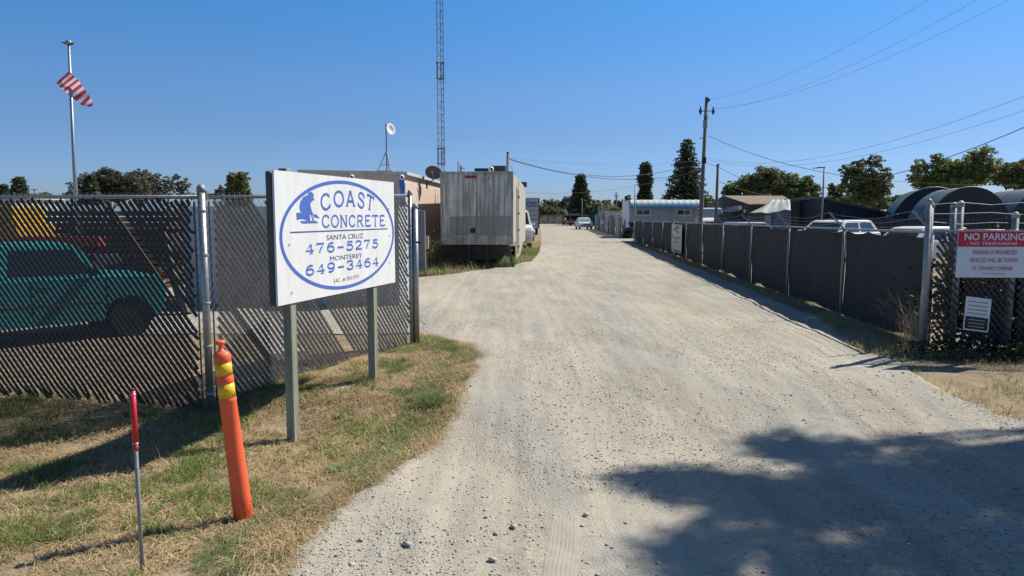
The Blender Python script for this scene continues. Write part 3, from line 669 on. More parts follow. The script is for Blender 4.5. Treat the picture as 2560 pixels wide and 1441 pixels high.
# ------------------------------------------------------------------ vehicles
def vehicle(name, label, cat, loc, rz, L=4.5, W=1.75, hood=.85, belt=.92, roof=1.42, ground_c=.22, x=(-2.25, -1.6, -1.1, .55, 1.15, 2.25), paint='white_paint', kind='sedan', wr=.32, group=None, glass='glass_dark', trim=True, ax=None):
    """front is +x. x = (tail, rear glass base, rear glass top, windscreen top, windscreen base, nose)"""
    r = empty(name, loc, rz, label, cat, group); m = M[paint]
    xt, xb0, xb1, xf1, xf0, xn = x; ax = ax or (xn - .82, xt + .85 if kind != 'pickup' else xt + 1.0)
    def body_prof(sh):
        pts = [(xn - sh, ground_c + .15), (xn - sh * .5, hood - .18), (xn - .12 - sh, hood - .02), (xf0, belt)]
        pts += [(xb0, belt)] if kind != 'pickup' else [(xb0, belt), (xt + sh, belt)]
        pts += [(xt + .10, belt - .03), (xt + sh * .5, belt - .2), (xt + sh, ground_c + .15), (xt + .2, ground_c)]
        if kind == 'pickup': pts = pts[:5] + pts[6:]
        R = wr + .07
        for cx_ in sorted(ax):
            pts += [(cx_ + R * math.cos(a), wr + R * math.sin(a)) for a in [math.pi - math.pi * k / 8 for k in range(9)] if wr + R * math.sin(a) >= ground_c - .001]
        pts += [(xn - .2, ground_c)]
        return pts
    P = body_prof(0.0); b = MB(); k = len(P); sh = [(-W / 2, .985, 0), (-W / 2 + .05, 1, 0), (W / 2 - .05, 1, 0), (W / 2, .985, 0)]
    vs = []
    for yy, s_, _ in sh:
        vs += [(px * s_, yy, (pz - .5) * (.97 if s_ < 1 else 1) + .5) for px, pz in P]
    fs = [tuple(range(k - 1, -1, -1)), tuple(range(3 * k, 4 * k))]
    for j in range(3): fs += [(j * k + i, j * k + (i + 1) % k, (j + 1) * k + (i + 1) % k, (j + 1) * k + i) for i in range(k)]
    b.add(vs, fs); body = b.build('body', m, r, world=False)
    # cabin
    wb, wt = W - .08, W * .78
    cb = [(xb0, belt - .01), (xf0, belt - .01)]; ct = [(xb1, roof), (xf1, roof)]
    A = [(cb[0][0], -wb / 2, cb[0][1]), (cb[1][0], -wb / 2, cb[1][1]), (cb[1][0], wb / 2, cb[1][1]), (cb[0][0], wb / 2, cb[0][1])]
    T = [(ct[0][0], -wt / 2, roof - .02), (ct[1][0], -wt / 2, roof - .03), (ct[1][0], wt / 2, roof - .03), (ct[0][0], wt / 2, roof - .02)]
    T2 = [(ct[0][0] + .12, -wt / 2 + .12, roof + .02), (ct[1][0] - .15, -wt / 2 + .12, roof + .02), (ct[1][0] - .15, wt / 2 - .12, roof + .02), (ct[0][0] + .12, wt / 2 - .12, roof + .02)]
    b = MB(); b.add(A + T + T2, [(0, 1, 5, 4), (1, 2, 6, 5), (2, 3, 7, 6), (3, 0, 4, 7), (4, 5, 9, 8), (5, 6, 10, 9), (6, 7, 11, 10), (7, 4, 8, 11), (8, 9, 10, 11)])
    b.build('cabin', m, r, world=False)
    def pane(nm, a, bq, c, d, f0, f1, g0, g1, mm=glass):
        a, bq, c, d = map(Vector, (a, bq, c, d)); nrm = (bq - a).cross(d - a).normalized() * .006
        def w(s, t): return a.lerp(bq, s).lerp(d.lerp(c, s), t) + nrm
        q = MB(); q.add([w(f0, g0), w(f1, g0), w(f1, g1), w(f0, g1)], [(0, 1, 2, 3)]); q.build(nm, M[mm], r, world=False)
    pane('windscreen', A[1], A[2], T[2], T[1], .06, .94, .10, .90); pane('rear_window', A[3], A[0], T[0], T[3], .08, .92, .14, .88)
    sp_ = [(.08, .47), (.52, .93)] if kind in ('sedan', 'suv', 'van') else [(.12, .90)]
    for f0, f1 in sp_:
        pane('side_window', A[0], A[1], T[1], T[0], f0, f1, .12, .88); pane('side_window', A[2], A[3], T[3], T[2], 1 - f1, 1 - f0, .12, .88)
    for s_ in (-1, 1):
        for xx in ((xf0 - .02, xf0 - 1.0) if kind == 'pickup' else (xf0 - .05, (xf0 + xb0) / 2, xb0 + .15)):
            q = MB(); q.box((xx, s_ * (W / 2 - .001), (ground_c + belt) / 2 + .08), (.014, .01, belt - ground_c - .2)); q.build('door_seam', M['black'], r, world=False)
        q = MB(); q.box(((xt + xn) / 2, s_ * (W / 2 + .002), ground_c + .34), (xn - xt - 1.9, .012, .025)); q.build('side_trim', M['chrome'], r, world=False)
    RX = Matrix.Rotation(math.pi / 2, 3, 'X')
    for cx_ in ax:
        for s_ in (-1, 1):
            w = MB(); w.lathe([(wr * .55, -.09), (wr * .95, -.1), (wr, -.07), (wr, .07), (wr * .95, .1), (wr * .55, .09)], 20, (cx_, s_ * (W / 2 - .13), wr), RX); wh = w.build('wheel', M['rubber'], r, world=False)
            w = MB(); w.lathe([(.02, -.03), (wr * .5, -.05), (wr * .56, 0), (wr * .5, .05), (.02, .03)], 12, (cx_, s_ * (W / 2 - .10), wr), RX); w.build('rim', M['chrome' if trim else 'dark_metal'], wh, world=False)
    for s_ in (-1, 1):
        b = MB(); b.box((xn - .01, s_ * (W / 2 - .25), hood - .20), (.05, .28, .13)); b.build('headlight', M['lamp_white'], r, world=False)
        b = MB(); b.box((xt + .01, s_ * (W / 2 - .12), belt - .25), (.05, .16, .22)); b.build('taillight', M['lamp_red'], r, world=False)
        b = MB(); b.box((xf0 - .22, s_ * (W / 2 + .09), belt + .08), (.08, .17, .12)); b.build('mirror', M[paint if trim else 'black'], r, world=False)
    b = MB(); b.box((xn + .005, 0, hood - .20), (.04, W - .85, .15)); b.build('grille', M['black'], r, world=False)
    for xx in (xn + .05, xt - .05): b = MB(); b.box((xx, 0, ground_c + .22), (.10, W - .06, .13)); b.build('bumper', M['chrome' if trim else 'dark_metal'], r, world=False, bevel=.02)
    b = MB(); b.box((xt - .11, 0, ground_c + .33), (.01, .31, .16)); b.build('licence_plate', M['sign_white'], r, world=False)
    if kind == 'pickup':
        b = MB(); b.box(((xt + xb0) / 2 + .05, 0, belt + .003), (xb0 - xt - .2, W - .2, .01)); b.build('load_bed', M['black'], r, world=False)
        b = MB(); b.box((xt - .005, 0, belt - .27), (.02, W - .50, .38)); b.build('tailgate', m, r, world=False)
    for s_ in (-1, 1):
        b = MB(); b.box((.5 * (xb1 + xf1), s_ * (W / 2 + .004), belt - .12), (.14, .02, .03)); b.build('door_handle', M['chrome'], r, world=False)
    return r
# turquoise compact pickup behind the left fence
vehicle('pickup_truck', 'turquoise old compact pickup parked behind the left slatted fence', 'pickup truck', (-7.75, 10.55, -.02), math.radians(45), 4.4, 1.62, .99, 1.0, 1.50, .28, (-2.15, -.10, .02, .98, 1.34, 2.2), 'teal', 'pickup', .31, trim=False, ax=(1.66, -1.15))
# far road vehicles
def place(u, v): p = gr(u, v); return (p.x, p.y, p.z)
p = place(1463, 574.5); vehicle('parked_car', 'white older sedan facing the camera far down the dirt road', 'car', (p[0], p[1] + 2.2, 0), math.radians(-86), 4.5, 1.85, .95, 1.0, 1.62, .3, paint='white_paint', glass='glass_pale')
p = place(1441, 565); vehicle('pickup_truck', 'red pickup seen from behind, parked left of the white sedan', 'pickup truck', (p[0], p[1] + 2.6, 0), math.radians(88), 5.2, 2.0, 1.15, 1.25, 1.95, .5, (-2.6, -.6, -.45, .6, 1.05, 2.6), 'car_red', 'pickup', .42)
p = place(1423, 563.5); vehicle('parked_van', 'black boxy van standing beside the red pickup', 'van', (p[0] - .1, p[1] + 4.5, 0), math.radians(90), 4.6, 1.8, 1.1, 1.2, 2.0, .4, (-2.3, -2.2, -2.0, 1.0, 1.5, 2.3), 'black', 'van', .38)
# vehicles left of the road beyond the trailer
p = at(1322, 610, 41); vehicle('parked_van', 'white van with a rounded front parked beyond the weathered trailer', 'van', (.22, 43, 0), math.radians(-90), 5.0, 1.9, 1.25, 1.35, 2.2, .35, (-2.5, -2.4, -2.2, .9, 1.7, 2.5), 'white_paint', 'van', .36)
vehicle('parked_car', 'pale blue car nosing out past the white van on the left', 'car', (.72, 54, 0), math.radians(-88), 4.4, 1.75, .9, .95, 1.5, .3, paint='car_blue')
# behind the right fence
vehicle('parked_car', 'white rounded car behind the screened fence, nearest the navy shed', 'car', (13.9, 30.5, 0), math.radians(218), 4.6, 1.8, 1.05, 1.18, 1.70, .3, (-2.1, -2.0, -1.5, .8, 1.5, 2.3), 'white_paint', 'suv', .33)
vehicle('parked_car', 'white car with blue windows behind the fence by the tall gate posts', 'car', (15.7, 27.2, 0), math.radians(200), 4.6, 1.8, .93, .98, 1.47, .3, (-2.1, -1.8, -1.3, .8, 1.4, 2.3), 'white_paint', 'sedan', .33)
vehicle('parked_car', 'silver car half hidden behind the fence right of the banner', 'car', (12.3, 37.0, 0), math.radians(12), 4.5, 1.8, .98, 1.03, 1.56, .3, paint='car_silver')
vehicle('delivery_van', 'white truck cab beside the tall utility pole', 'truck', (15.9, 57.5, 0), math.radians(-100), 5.0, 2.0, 1.55, 1.75, 2.5, .4, (-2.4, -2.3, -2.2, 1.2, 1.7, 2.4), 'white_paint', 'van', .42, glass='glass_pale')

# ------------------------------------------------------------------ behind the left fence
ct_ = empty('storage_container', (-5.8, 15.5, 0), 0, 'pale grey storage container standing behind the left slatted fence', 'container')
q0 = at(425, 540, 14.5); q1 = at(1000, 540, 15.5)
b = MB(); b.box(((q0.x + q1.x) / 2, 16.2, 1.05), (q1.x - q0.x, 2.4, 2.1), .03); b.build('box', M['container_grey'], ct_)
for k in range(16):
    x = q0.x + (q1.x - q0.x) * (k + .5) / 16; b = MB(); b.box((x, 14.97 + .03 * (x - (q0.x + q1.x) / 2), 1.05), (.12, .05, 2.0), .03); b.build('rib', M['container_grey'], ct_)
cy_ = empty('wall_shade', (at(425, 540, 13.6).x, 13.6, 0), 0, 'black bar added for a slanting shade on the grey storage container', 'pipe')
b = MB(); b.tube([Vector((at(455, 540, 13.6).x, 13.6, 0)), at(432, 690, 14.0), at(407, 568, 14.6)], [.10, .09, .05], 8); b.build('pipe', M['black'], cy_)  # black tube imitates a shade falling across the container wall
# loader machine
lm = empty('loader', (-9.0, 16, 0), 0, 'orange and yellow loader standing behind the turquoise pickup', 'loader')
def bx(nm, u0, v0, u1, v1, Y, dep, m, par):
    a = at(u0, v1, Y); c = at(u1, v0, Y); b = MB(); b.box(((a.x + c.x) / 2, Y + dep / 2, (a.z + c.z) / 2), (c.x - a.x, dep, c.z - a.z)); return b.build(nm, M[m], par, bevel=.03)
bx('boom', 40, 592, 245, 618, 15, .3, 'orange_machine', lm); bx('engine_cover', -120, 560, 40, 640, 15, 1.3, 'yellow_machine', lm); bx('cab', -60, 515, 30, 560, 15.1, 1.1, 'yellow_machine', lm); bx('chassis', -120, 640, 240, 668, 15.05, 1.0, 'dark_metal', lm)
for u in (-80, 60, 210):
    a = at(u, 680, 15); b = MB(); b.lathe([(.3, -.15), (.5, -.14), (.5, .14), (.3, .15)], 18, (a.x, 14.95, .5), Matrix.Rotation(math.pi / 2, 3, 'X')); b.build('wheel', M['rubber'], lm)
# scrap stacks behind pickup
st_ = empty('lumber_stack', (-8.6, 18.6, 0), 0, 'dark stack of boards and pallets behind the turquoise pickup', 'lumber stack')
for k in range(13):
    a = at(90, 540, 18.5); c = at(425, 540, 18.5)
    b = MB(); b.box(((a.x + c.x) / 2 + rnd.uniform(-.1, .1), 19, .10 + k * .155), (c.x - a.x - rnd.uniform(0, .4), 1.4, .12)); b.build('board', M['wood_brown' if k % 3 else 'dark_metal'], st_)
slb = empty('sunlit_strip', (-3.6, 9.6, 0), 0, 'pale strip added for sunlit ground behind the left fence', 'concrete')
a0, a1 = gr(535, 720), gr(720, 905); dd = Vector((1, .35, 0))
b = MB(); b.slab([Vector((a0.x - .4, a0.y + .9, .01)), Vector((a0.x + .25, a0.y + .9, .01)), Vector((a1.x + .4, a1.y - .2, .01)), Vector((a1.x - .1, a1.y - .2, .01))], (0, 0, .06)); b.build('slab', M['concrete'], slb)  # pale colour stands in for ground lit between shadows

# ------------------------------------------------------------------ pink building
pk = empty('pink_building', at(1012, 540, 24.2) * Vector((1, 1, 0)) if False else Vector((at(1012, 540, 24.2).x, 24.2, 0)), 0, 'flat roofed pink block building behind the company sign', 'building')
cX = at(1012, 540, 24.2).x; aX = at(757, 540, 23.2).x; H = 3.27; D2 = Vector((.07, 1, 0)).normalized(); Lb = 22
c0 = Vector((cX, 24.2, 0)); c1 = Vector((aX, 23.2, 0)); c2 = c0 + D2 * Lb; c3 = c1 + D2 * Lb
b = MB(); b.slab([c0, c2, c3, c1], (0, 0, H)); wl = b.build('wall', M['pink_wall'], pk)
up_ = Vector((0, 0, 1))
for k in range(10):
    a = c1.lerp(c0, k / 10); b = MB(); b.slab([a + Vector((.008, -.004, .05)), c1.lerp(c0, (k + 1) / 10) + Vector((-.008, -.004, .05)), c1.lerp(c0, (k + 1) / 10) + Vector((-.008, -.004, 2.85)), a + Vector((.008, -.004, 2.85))], (.006, -.03, 0)); b.build('wall_panel', M['pink_wall'], pk)
for k in range(20):
    a = c0.lerp(c2, k / 20); e = c0.lerp(c2, (k + 1) / 20); n_ = Vector((.02, 0, 0)); o_ = D2 * .008
    b = MB(); b.slab([a + n_ * .2 + o_ + up_ * .05, e + n_ * .2 - o_ + up_ * .05, e + n_ * .2 - o_ + up_ * 3.0, a + n_ * .2 + o_ + up_ * 3.0], (.025, 0, 0)); b.build('wall_panel', M['pink_wall'], pk)
rfp = []
b = MB(); b.slab([c0 + Vector((.12, -.12, H)), c2 + Vector((.12, 0, H)), c3 + Vector((-.12, 0, H)), c1 + Vector((-.1, -.12, H))], (0, 0, .10)); b.build('roof', M['roof_edge'], pk)
b = MB(); b.box((cX - .07, 24.2 - .055, 1.55), (.16, .04, 3.1)); b.build('blue_downpipe', M['blue_trim'], pk)
def cctv(label, p, s=1.0, rz=0.5):
    s *= .62
    r = empty('security_camera', p, rz, label, 'security camera')
    b = MB(); b.lathe([(.05 * s, 0), (.12 * s, .02 * s), (.13 * s, .10 * s), (.08 * s, .14 * s), (.01, .15 * s)], 12, (0, 0, 0), Matrix.Rotation(math.pi / 2, 3, 'X')); b.build('housing', M['white_paint'], r, smooth=True, world=False)
    b = MB(); b.lathe([(.07 * s, .15 * s), (.05 * s, .19 * s), (.01, .21 * s)], 10, (0, 0, 0), Matrix.Rotation(math.pi / 2, 3, 'X')); b.build('lens', M['black'], r, smooth=True, world=False)
    b = MB(); b.tube([(0, 0, 0), (0, .16, .0)], .03, 8); b.build('bracket', M['white_paint'], r, world=False)
cctv('white security camera on the front wall of the pink building, above the sign', at(878, 443, 23.5))
cctv('white round security camera at the corner of the pink building', at(1003, 444, 24.0), 1.1)
# dish mast on the pink roof
dm = at(967, 434, 26); dt = empty('antenna_mast', dm, 0, 'slim mast on a tripod on the pink building roof, white dish at its top', 'antenna')
tp = at(965, 311, 26); hb = at(966, 378, 26)
b = MB(); b.tube([Vector((tp.x, 26, H + .1)), tp], .022, 8); b.build('mast', M['tower'], dt)
for u, dy in ((945, -.3), (985, -.3), (968, .6)):
    f_ = at(u, 434, 26); b = MB(); b.tube([Vector((f_.x, 26 + dy, H + .1)), hb], .016, 6); b.build('leg', M['galv_dull'], dt)
b = MB(); hr = at(966, 413, 26); b.tube([hr + Vector((-.18, -.1, 0)), hr + Vector((.18, -.1, 0)), hr + Vector((0, .2, 0)), hr + Vector((-.18, -.1, 0))], .01, 5); b.build('brace', M['tower'], dt)
Rd = Matrix.Rotation(math.radians(52), 3, 'Z') @ Matrix.Rotation(math.radians(80), 3, 'X')
dc = at(976, 324, 25.9); b = MB(); b.lathe([(.02, -.06), (.12, -.045), (.2, .0), (.215, .02), (.2, .03), (.12, -.01), (.01, -.03)], 22, dc, Rd); b.build('dish', M['white_paint'], dt, smooth=True)
b = MB(); b.box(at(964, 433, 26.3) + Vector((0, 0, .0)), (.62, .4, .16)); b.build('base_block', M['concrete'], dt)
# grey dish on wall
Rg = Matrix.Rotation(math.radians(-10), 3, 'Z') @ Matrix.Rotation(math.radians(-62), 3, 'X')
dp = at(1084, 431, 27); dg = empty('satellite_dish', dp, 0, 'grey oval satellite dish beside the left corner of the weathered trailer', 'satellite dish')
b = MB(); b.lathe([(.01, .05), (.16, .035), (.26, .0), (.30, -.04), (.305, -.02), (.26, .02), (.16, .055), (.01, .07)], 24, dp, Rg @ Matrix.Diagonal((1.05, .9, 1)).to_3x3()); b.build('dish', M['dish_grey'], dg, smooth=True)
e_ = at(1070, 462, 27); b = MB(); b.tube([dp + Vector((0, .1, -.03)), dp + Vector((-.02, .12, -.25)), e_], .022, 6); b.build('arm', M['galv_dull'], dg)
b = MB(); b.tube([dp + Vector((.02, -.05, -.3)), dp + Vector((0, -.45, -.05))], .012, 5); b.box(dp + Vector((0, -.47, -.03)), (.06, .06, .08)); b.build('feed_arm', M['galv_dull'], dg)
b = MB(); b.box(e_ + Vector((-.05, .05, 0)), (.06, .06, .3)); b.build('wall_mount', M['dark_metal'], dg)

# corrugated sheet + meter box
cs = empty('corrugated_sheet', at(1052, 540, 22.5) * Vector((1, 1, 0)) if False else Vector((at(1052, 540, 22.5).x, 22.5, 0)), 0, 'grey corrugated metal sheet standing next to the fence end post', 'metal sheet')
x0_, x1_ = at(1036, 540, 22.5).x, at(1063, 540, 22.5).x; zt_ = at(1050, 526, 22.5).z; n = 24; b = MB()
b.add([(x0_ + (x1_ - x0_) * k / n, 22.5 + .018 * math.sin(k * 1.6) + t, z) for t in (0, .01) for k in range(n + 1) for z in (.02, zt_)], [(o + 2 * k, o + 2 * k + 2, o + 2 * k + 3, o + 2 * k + 1) for o in (0, 2 * (n + 1)) for k in range(n)]); b.build('sheet', M['galv_dull'], cs)
mbx = empty('utility_box', at(1065, 622, 23.2), 0, 'faded cream utility box among weeds beside the corrugated sheet', 'utility box')
b = MB(); b.box(at(1065, 607, 23.2), (.16, .12, .42)); b.build('box', M['concrete'], mbx, bevel=.01); b = MB(); b.tube([Vector((at(1065, 640, 23.2).x, 23.2, 0)), at(1065, 622, 23.2)], .035, 8); b.build('stem', M['rust'], mbx)

# ------------------------------------------------------------------ weathered trailer
TL = Vector((at(1104, 540, 26.2).x, 26.2, 0)); TR = Vector((at(1281, 540, 26.0).x, 26.0, 0)); TD = Vector((.052, 1, 0)).normalized(); LT = 13.6
zt0 = at(1270, 431, 26.0).z; zf = at(1280, 611, 26).z; fw = (TR - TL); W_ = fw.length; fx = fw.normalized(); fn_ = Vector((fx.y, -fx.x, 0))
tr = empty('box_trailer', (TL + TR) / 2, 0, 'weathered white box trailer with stained front and yellowed side at the road edge', 'trailer')
a, e, c_, d_ = TL, TR, TR + TD * LT, TL + TD * LT
b = MB(); b.slab([p + Vector((0, 0, zf)) for p in (a, e, c_, d_)], (0, 0, zt0 - zf)); b.build('body', M['trailer_side'], tr)
for k in range(4):
    s0, s1 = k / 4, (k + 1) / 4; o = .004
    b = MB(); b.slab([a.lerp(e, s0 + o) + fn_ * .002 + up_ * (zf + .34), a.lerp(e, s1 - o) + fn_ * .002 + up_ * (zf + .34), a.lerp(e, s1 - o) + fn_ * .002 + up_ * (zt0 - .08), a.lerp(e, s0 + o) + fn_ * .002 + up_ * (zt0 - .08)], fn_ * .02); b.build('front_panel', M['trailer_front'], tr)
b = MB(); b.slab([a.lerp(e, .115) + fn_ * .024 + up_ * (zf + .34), a.lerp(e, .985) + fn_ * .024 + up_ * (zf + .34), a.lerp(e, .985) + fn_ * .024 + up_ * (zf + 1.04), a.lerp(e, .115) + fn_ * .024 + up_ * (zf + 1.0)], fn_ * .006); b.build('lower_patch', M['trailer_patch'], tr)  # lower front drawn darker than the panels above
for z0, z1, nm in ((zf - .02, zf + .33, 'bottom_rail'), (zt0 - .075, zt0 + .03, 'top_rail')):
    b = MB(); b.slab([a - fx * .02 + fn_ * .003 + up_ * z0, e + fx * .02 + fn_ * .003 + up_ * z0, e + fx * .02 + fn_ * .003 + up_ * z1, a - fx * .02 + fn_ * .003 + up_ * z1], fn_ * .04); b.build(nm, M['trailer_rail'], tr)
for P_ in (a, e): b = MB(); b.box(P_ + fn_ * .02 + up_ * ((zf + zt0) / 2), (.07, .06, zt0 - zf), math.atan2(fx.y, fx.x)); b.build('corner_post', M['trailer_rail'], tr)
rv = MB()
for k in range(1, 12):
    for z in np.arange(zf + 1.1, zt0 - .1, .09): p = a.lerp(e, k / 12 + .01) + fn_ * .024 + up_ * z; rv.box(p, (.014, .012, .014))
rv.build('rivets', M['dark_metal'], tr, kind='stuff')
def on_front(u, v, nm, w, h, m, t=.03): p = at(u, v, 26.05) ; s = (p - a).dot(fx); q = a + fx * s + fn_ * (.035 + t / 2) + up_ * p.z; b = MB(); b.box(q, (w, t, h), math.atan2(fx.y, fx.x)); return b.build(nm, M[m], tr)
on_front(1176, 443, 'marker_light', .42, .085, 'rust', .03); on_front(1176, 443, 'marker_lens', .38, .055, 'lamp_red', .045)
on_front(1184, 577, 'glad_hand_box', .32, .30, 'trailer_rail', .02); on_front(1182, 577, 'vent_hole', .20, .19, 'black', .03); on_front(1231, 597, 'coupling', .12, .10, 'galv_dull', .05)
for u in (1213, 1222): on_front(u, 438 if u < 1220 else 446, 'dent', .05, .04, 'black', .004)
# side sheets, doors, skirt
for k in range(11):
    if k in (2, 3): continue
    s0, s1 = LT * k / 11, LT * (k + 1) / 11; o_ = .012
    b = MB(); b.slab([e + TD * (s0 + o_) + up_ * (zf + .02) + Vector((.003, 0, 0)), e + TD * (s1 - o_) + up_ * (zf + .02) + Vector((.003, 0, 0)), e + TD * (s1 - o_) + up_ * (zt0 - .06) + Vector((.003, 0, 0)), e + TD * (s0 + o_) + up_ * (zt0 - .06) + Vector((.003, 0, 0))], (.018, 0, 0)); b.build('side_panel', M['trailer_side'], tr)
for s0 in (2.6, 3.85):
    b = MB(); b.slab([e + TD * s0 + up_ * .22 + Vector((.003, 0, 0)), e + TD * (s0 + 1.2) + up_ * .22 + Vector((.003, 0, 0)), e + TD * (s0 + 1.2) + up_ * (zt0 - .35) + Vector((.003, 0, 0)), e + TD * s0 + up_ * (zt0 - .35) + Vector((.003, 0, 0))], (.03, 0, 0)); dr = b.build('side_door', M['trailer_side'], tr)
    b = MB(); b.tube([e + TD * (s0 + .12) + up_ * .35 + Vector((.06, 0, 0)), e + TD * (s0 + .12) + up_ * (zt0 - .45) + Vector((.06, 0, 0))], .016, 6); b.build('lock_rod', M['galv_dull'], dr)
    for z in (.6, 1.3, 2.0, 2.7): b = MB(); b.box(e + TD * (s0 + 1.13) + up_ * z + Vector((.045, 0, 0)), (.03, .14, .09)); b.build('hinge', M['dark_metal'], dr)
sk0, sk1 = 2.2, 9.2
b = MB(); b.slab([e + TD * sk0 + up_ * .12, e + TD * sk1 + up_ * .12, e + TD * sk1 + up_ * (zf - .002), e + TD * sk0 + up_ * (zf - .002)], (.015, 0, 0)); b.build('skirt', M['trailer_side'], tr)
b = MB(); b.slab([e + TD * 9.25 + up_ * .55, e + TD * LT + up_ * .55, e + TD * LT + up_ * (zf - .002), e + TD * 9.25 + up_ * (zf - .002)], (.015, 0, 0)); b.build('skirt', M['trailer_side'], tr)
b = MB(); b.box(((a + e) / 2 + TD * 1.6 + up_ * .50), (W_ - .5, 1.2, .55)); b.build('underframe', M['dark_metal'], tr)
b = MB(); b.box((a.lerp(e, .62) + TD * .8 + up_ * .42), (.10, .10, .8)); b.build('landing_leg', M['dark_metal'], tr)
b = MB(); b.box((a.lerp(e, .35) + TD * .8 + up_ * .42), (.10, .10, .8)); b.build('landing_leg', M['dark_metal'], tr)
b = MB(); b.slab([e + TD * .3 + Vector((-.05, 0, .0)), e + TD * .34 + Vector((-.05, 0, 0)), e + TD * .34 + Vector((-.25, 0, zf)), e + TD * .3 + Vector((-.25, 0, zf))], (.12, 0, 0)); b.build('brace', M['dark_metal'], tr)
for s in (10.2, 11.5):
    for q in (e, a):
        b = MB(); b.lathe([(.3, -.13), (.5, -.12), (.5, .12), (.3, .13)], 20, q + TD * s + Vector((-.2 if q is e else .2, 0, .5)), Matrix.Rotation(math.pi / 2, 3, 'Y')); b.build('wheel', M['rubber'], tr)
# roof bits
b = MB(); b.box(at(1208, 425, 26.4), (.62, .22, .10)); b.build('roof_hatch', M['black'], tr)
b = MB(); b.box(at(1246, 423, 26.5), (.55, .3, .22)); b.build('roof_box', M['dark_metal'], tr)
b = MB(); b.box(at(1305, 462, 38), (.5, .6, .25)); b.build('roof_vent', M['dark_metal'], tr)
cctv('white security camera on top of the weathered trailer', at(1226, 424, 26.1), 1.3)
for u, v, r, lb in ((1145, 405, .018, 'thin dark vent pipe rising behind the trailer roof'), (1152, 414, .05, 'short capped flue pipe rising behind the trailer roof')):
    t_ = at(u, v, 30.5); q = empty('vent_pipe', Vector((t_.x, 30.5, zt0)), 0, lb, 'pipe'); b = MB(); b.tube([Vector((t_.x, 30.5, 0.5)), t_], r, 8); b.build('pipe', M['dark_metal' if r < .03 else 'galv_dull'], q)
    if r > .03: b = MB(); b.box(t_ + Vector((.1, 0, -.12)), (.14, .05, .04)); b.build('elbow', M['galv_dull'], q)

# second trailer
t2 = empty('box_trailer', (at(1316, 540, 71).x, 71, 0), 0, 'second old box trailer with blue lettering, beyond the weathered one', 'trailer')
xa, xb_ = at(1284, 540, 71).x, at(1349, 540, 71).x; z1_, z0_ = at(1320, 495, 71).z, at(1320, 571, 71).z
b = MB(); b.box(((xa + xb_) / 2, 76, (z0_ + z1_) / 2), (xb_ - xa, 10, z1_ - z0_)); b.build('body', M['rust'], t2)
for k in range(7):
    za_ = z0_ + (z1_ - z0_) * k / 7; zb_ = z0_ + (z1_ - z0_) * (k + 1) / 7
    b = MB(); b.box(((xa + xb_) / 2 - .02, 70.96, (za_ + zb_) / 2), (xb_ - xa - .25, .05, zb_ - za_ - .05)); b.build('door_slat', M['bwall'], t2)
text('lettering', 'MOORE', at(1298, 0, 71).x, at(1344, 0, 71).x, at(0, 516, 71).z, at(0, 506, 71).z, lambda X, Y, o: Vector((X, 70.90 - o, Y)), 'awning_blue', t2, .02)
for s in (-1, 1): b = MB(); b.lathe([(.3, -.2), (.5, -.2), (.5, .2), (.3, .2)], 16, ((xa + xb_) / 2 + s * .95, 72.5, .5), Matrix.Rotation(math.pi / 2, 3, 'Y')); b.build('wheel', M['rubber'], t2)
b = MB(); b.box(((xa + xb_) / 2, 71.6, .75), (xb_ - xa - .3, .6, .35)); b.build('underframe', M['black'], t2)

# ------------------------------------------------------------------ lattice tower
lt = empty('lattice_tower', (at(1105, 540, 44).x, 44, 0), 0, 'tall slim lattice radio tower rising behind the trailer', 'tower')
tx = at(1105, 540, 44).x; TW = .19; HT = 24
legs = [Vector((tx - TW, 44 - .12, 0)), Vector((tx + TW, 44 - .12, 0)), Vector((tx, 44 + .24, 0))]
for l in legs: b = MB(); b.tube([l, l + up_ * HT], .019, 6); b.build('leg', M['tower'], lt)
br = MB(); z = .4; k = 0
while z < HT - .4:
    for i in range(3):
        p, q = legs[i], legs[(i + 1) % 3]; br.tube([p + up_ * z, q + up_ * z], .010, 4, False); br.tube([(p if k % 2 else q) + up_ * z, (q if k % 2 else p) + up_ * (z + .38)], .009, 4, False)
    z += .38; k += 1
br.build('bracing', M['tower'], lt, kind='stuff')
for v0, v1 in ((158, 198), (372, 410)):
    for v in (v0, v1):
        z = at(1104, v, 44).z; b = MB(); b.tube([legs[0] + Vector((-.05, -.03, z)), legs[1] + Vector((.05, -.03, z)), legs[2] + Vector((0, .06, z)), legs[0] + Vector((-.05, -.03, z))], .035, 5); b.build('collar', M['tower'], lt)
    za_, zb_ = at(1104, v0, 44).z, at(1104, v1, 44).z
    for l in legs: b = MB(); b.tube([l + Vector((0, -.01, zb_)), l + Vector((0, -.01, za_))], .042, 6); b.build('sleeve', M['tower'], lt)

# ------------------------------------------------------------------ flag pole and flag
FY = 18.0; fb = at(193, 540, FY); ft = at(172, 112, FY)
fp = empty('flagpole', Vector((fb.x, FY, 0)), 0, 'grey flagpole with a dark bird finial behind the left fence', 'flagpole')
xb2 = fb.x; xt2 = ft.x
b = MB(); b.tube([Vector((xb2, FY, 0)), Vector((xb2, FY, 3)), ft], [.05, .045, .028], 10); b.build('pole', M['galv'], fp, smooth=True)
b = MB(); b.lathe([(.01, .0), (.06, .01), (.08, .05), (.06, .09), (.01, .1)], 10, ft); b.build('ball', M['galv_dull'], fp, smooth=True)
b = MB(); z = ft.z + .02
b.add([Vector((ft.x + x * 1.0, FY + y, z + h_)) for x, y, h_ in ((.08, 0, .03), (-.02, .05, .02), (-.22, .02, .05), (-.02, -.05, .02), (.0, 0, -.05), (.15, 0, .0))], [(0, 1, 2), (0, 2, 3), (4, 2, 1), (4, 3, 2), (0, 5, 1), (0, 3, 5), (4, 1, 5), (4, 5, 3)]); b.build('bird_finial', M['black'], fp)
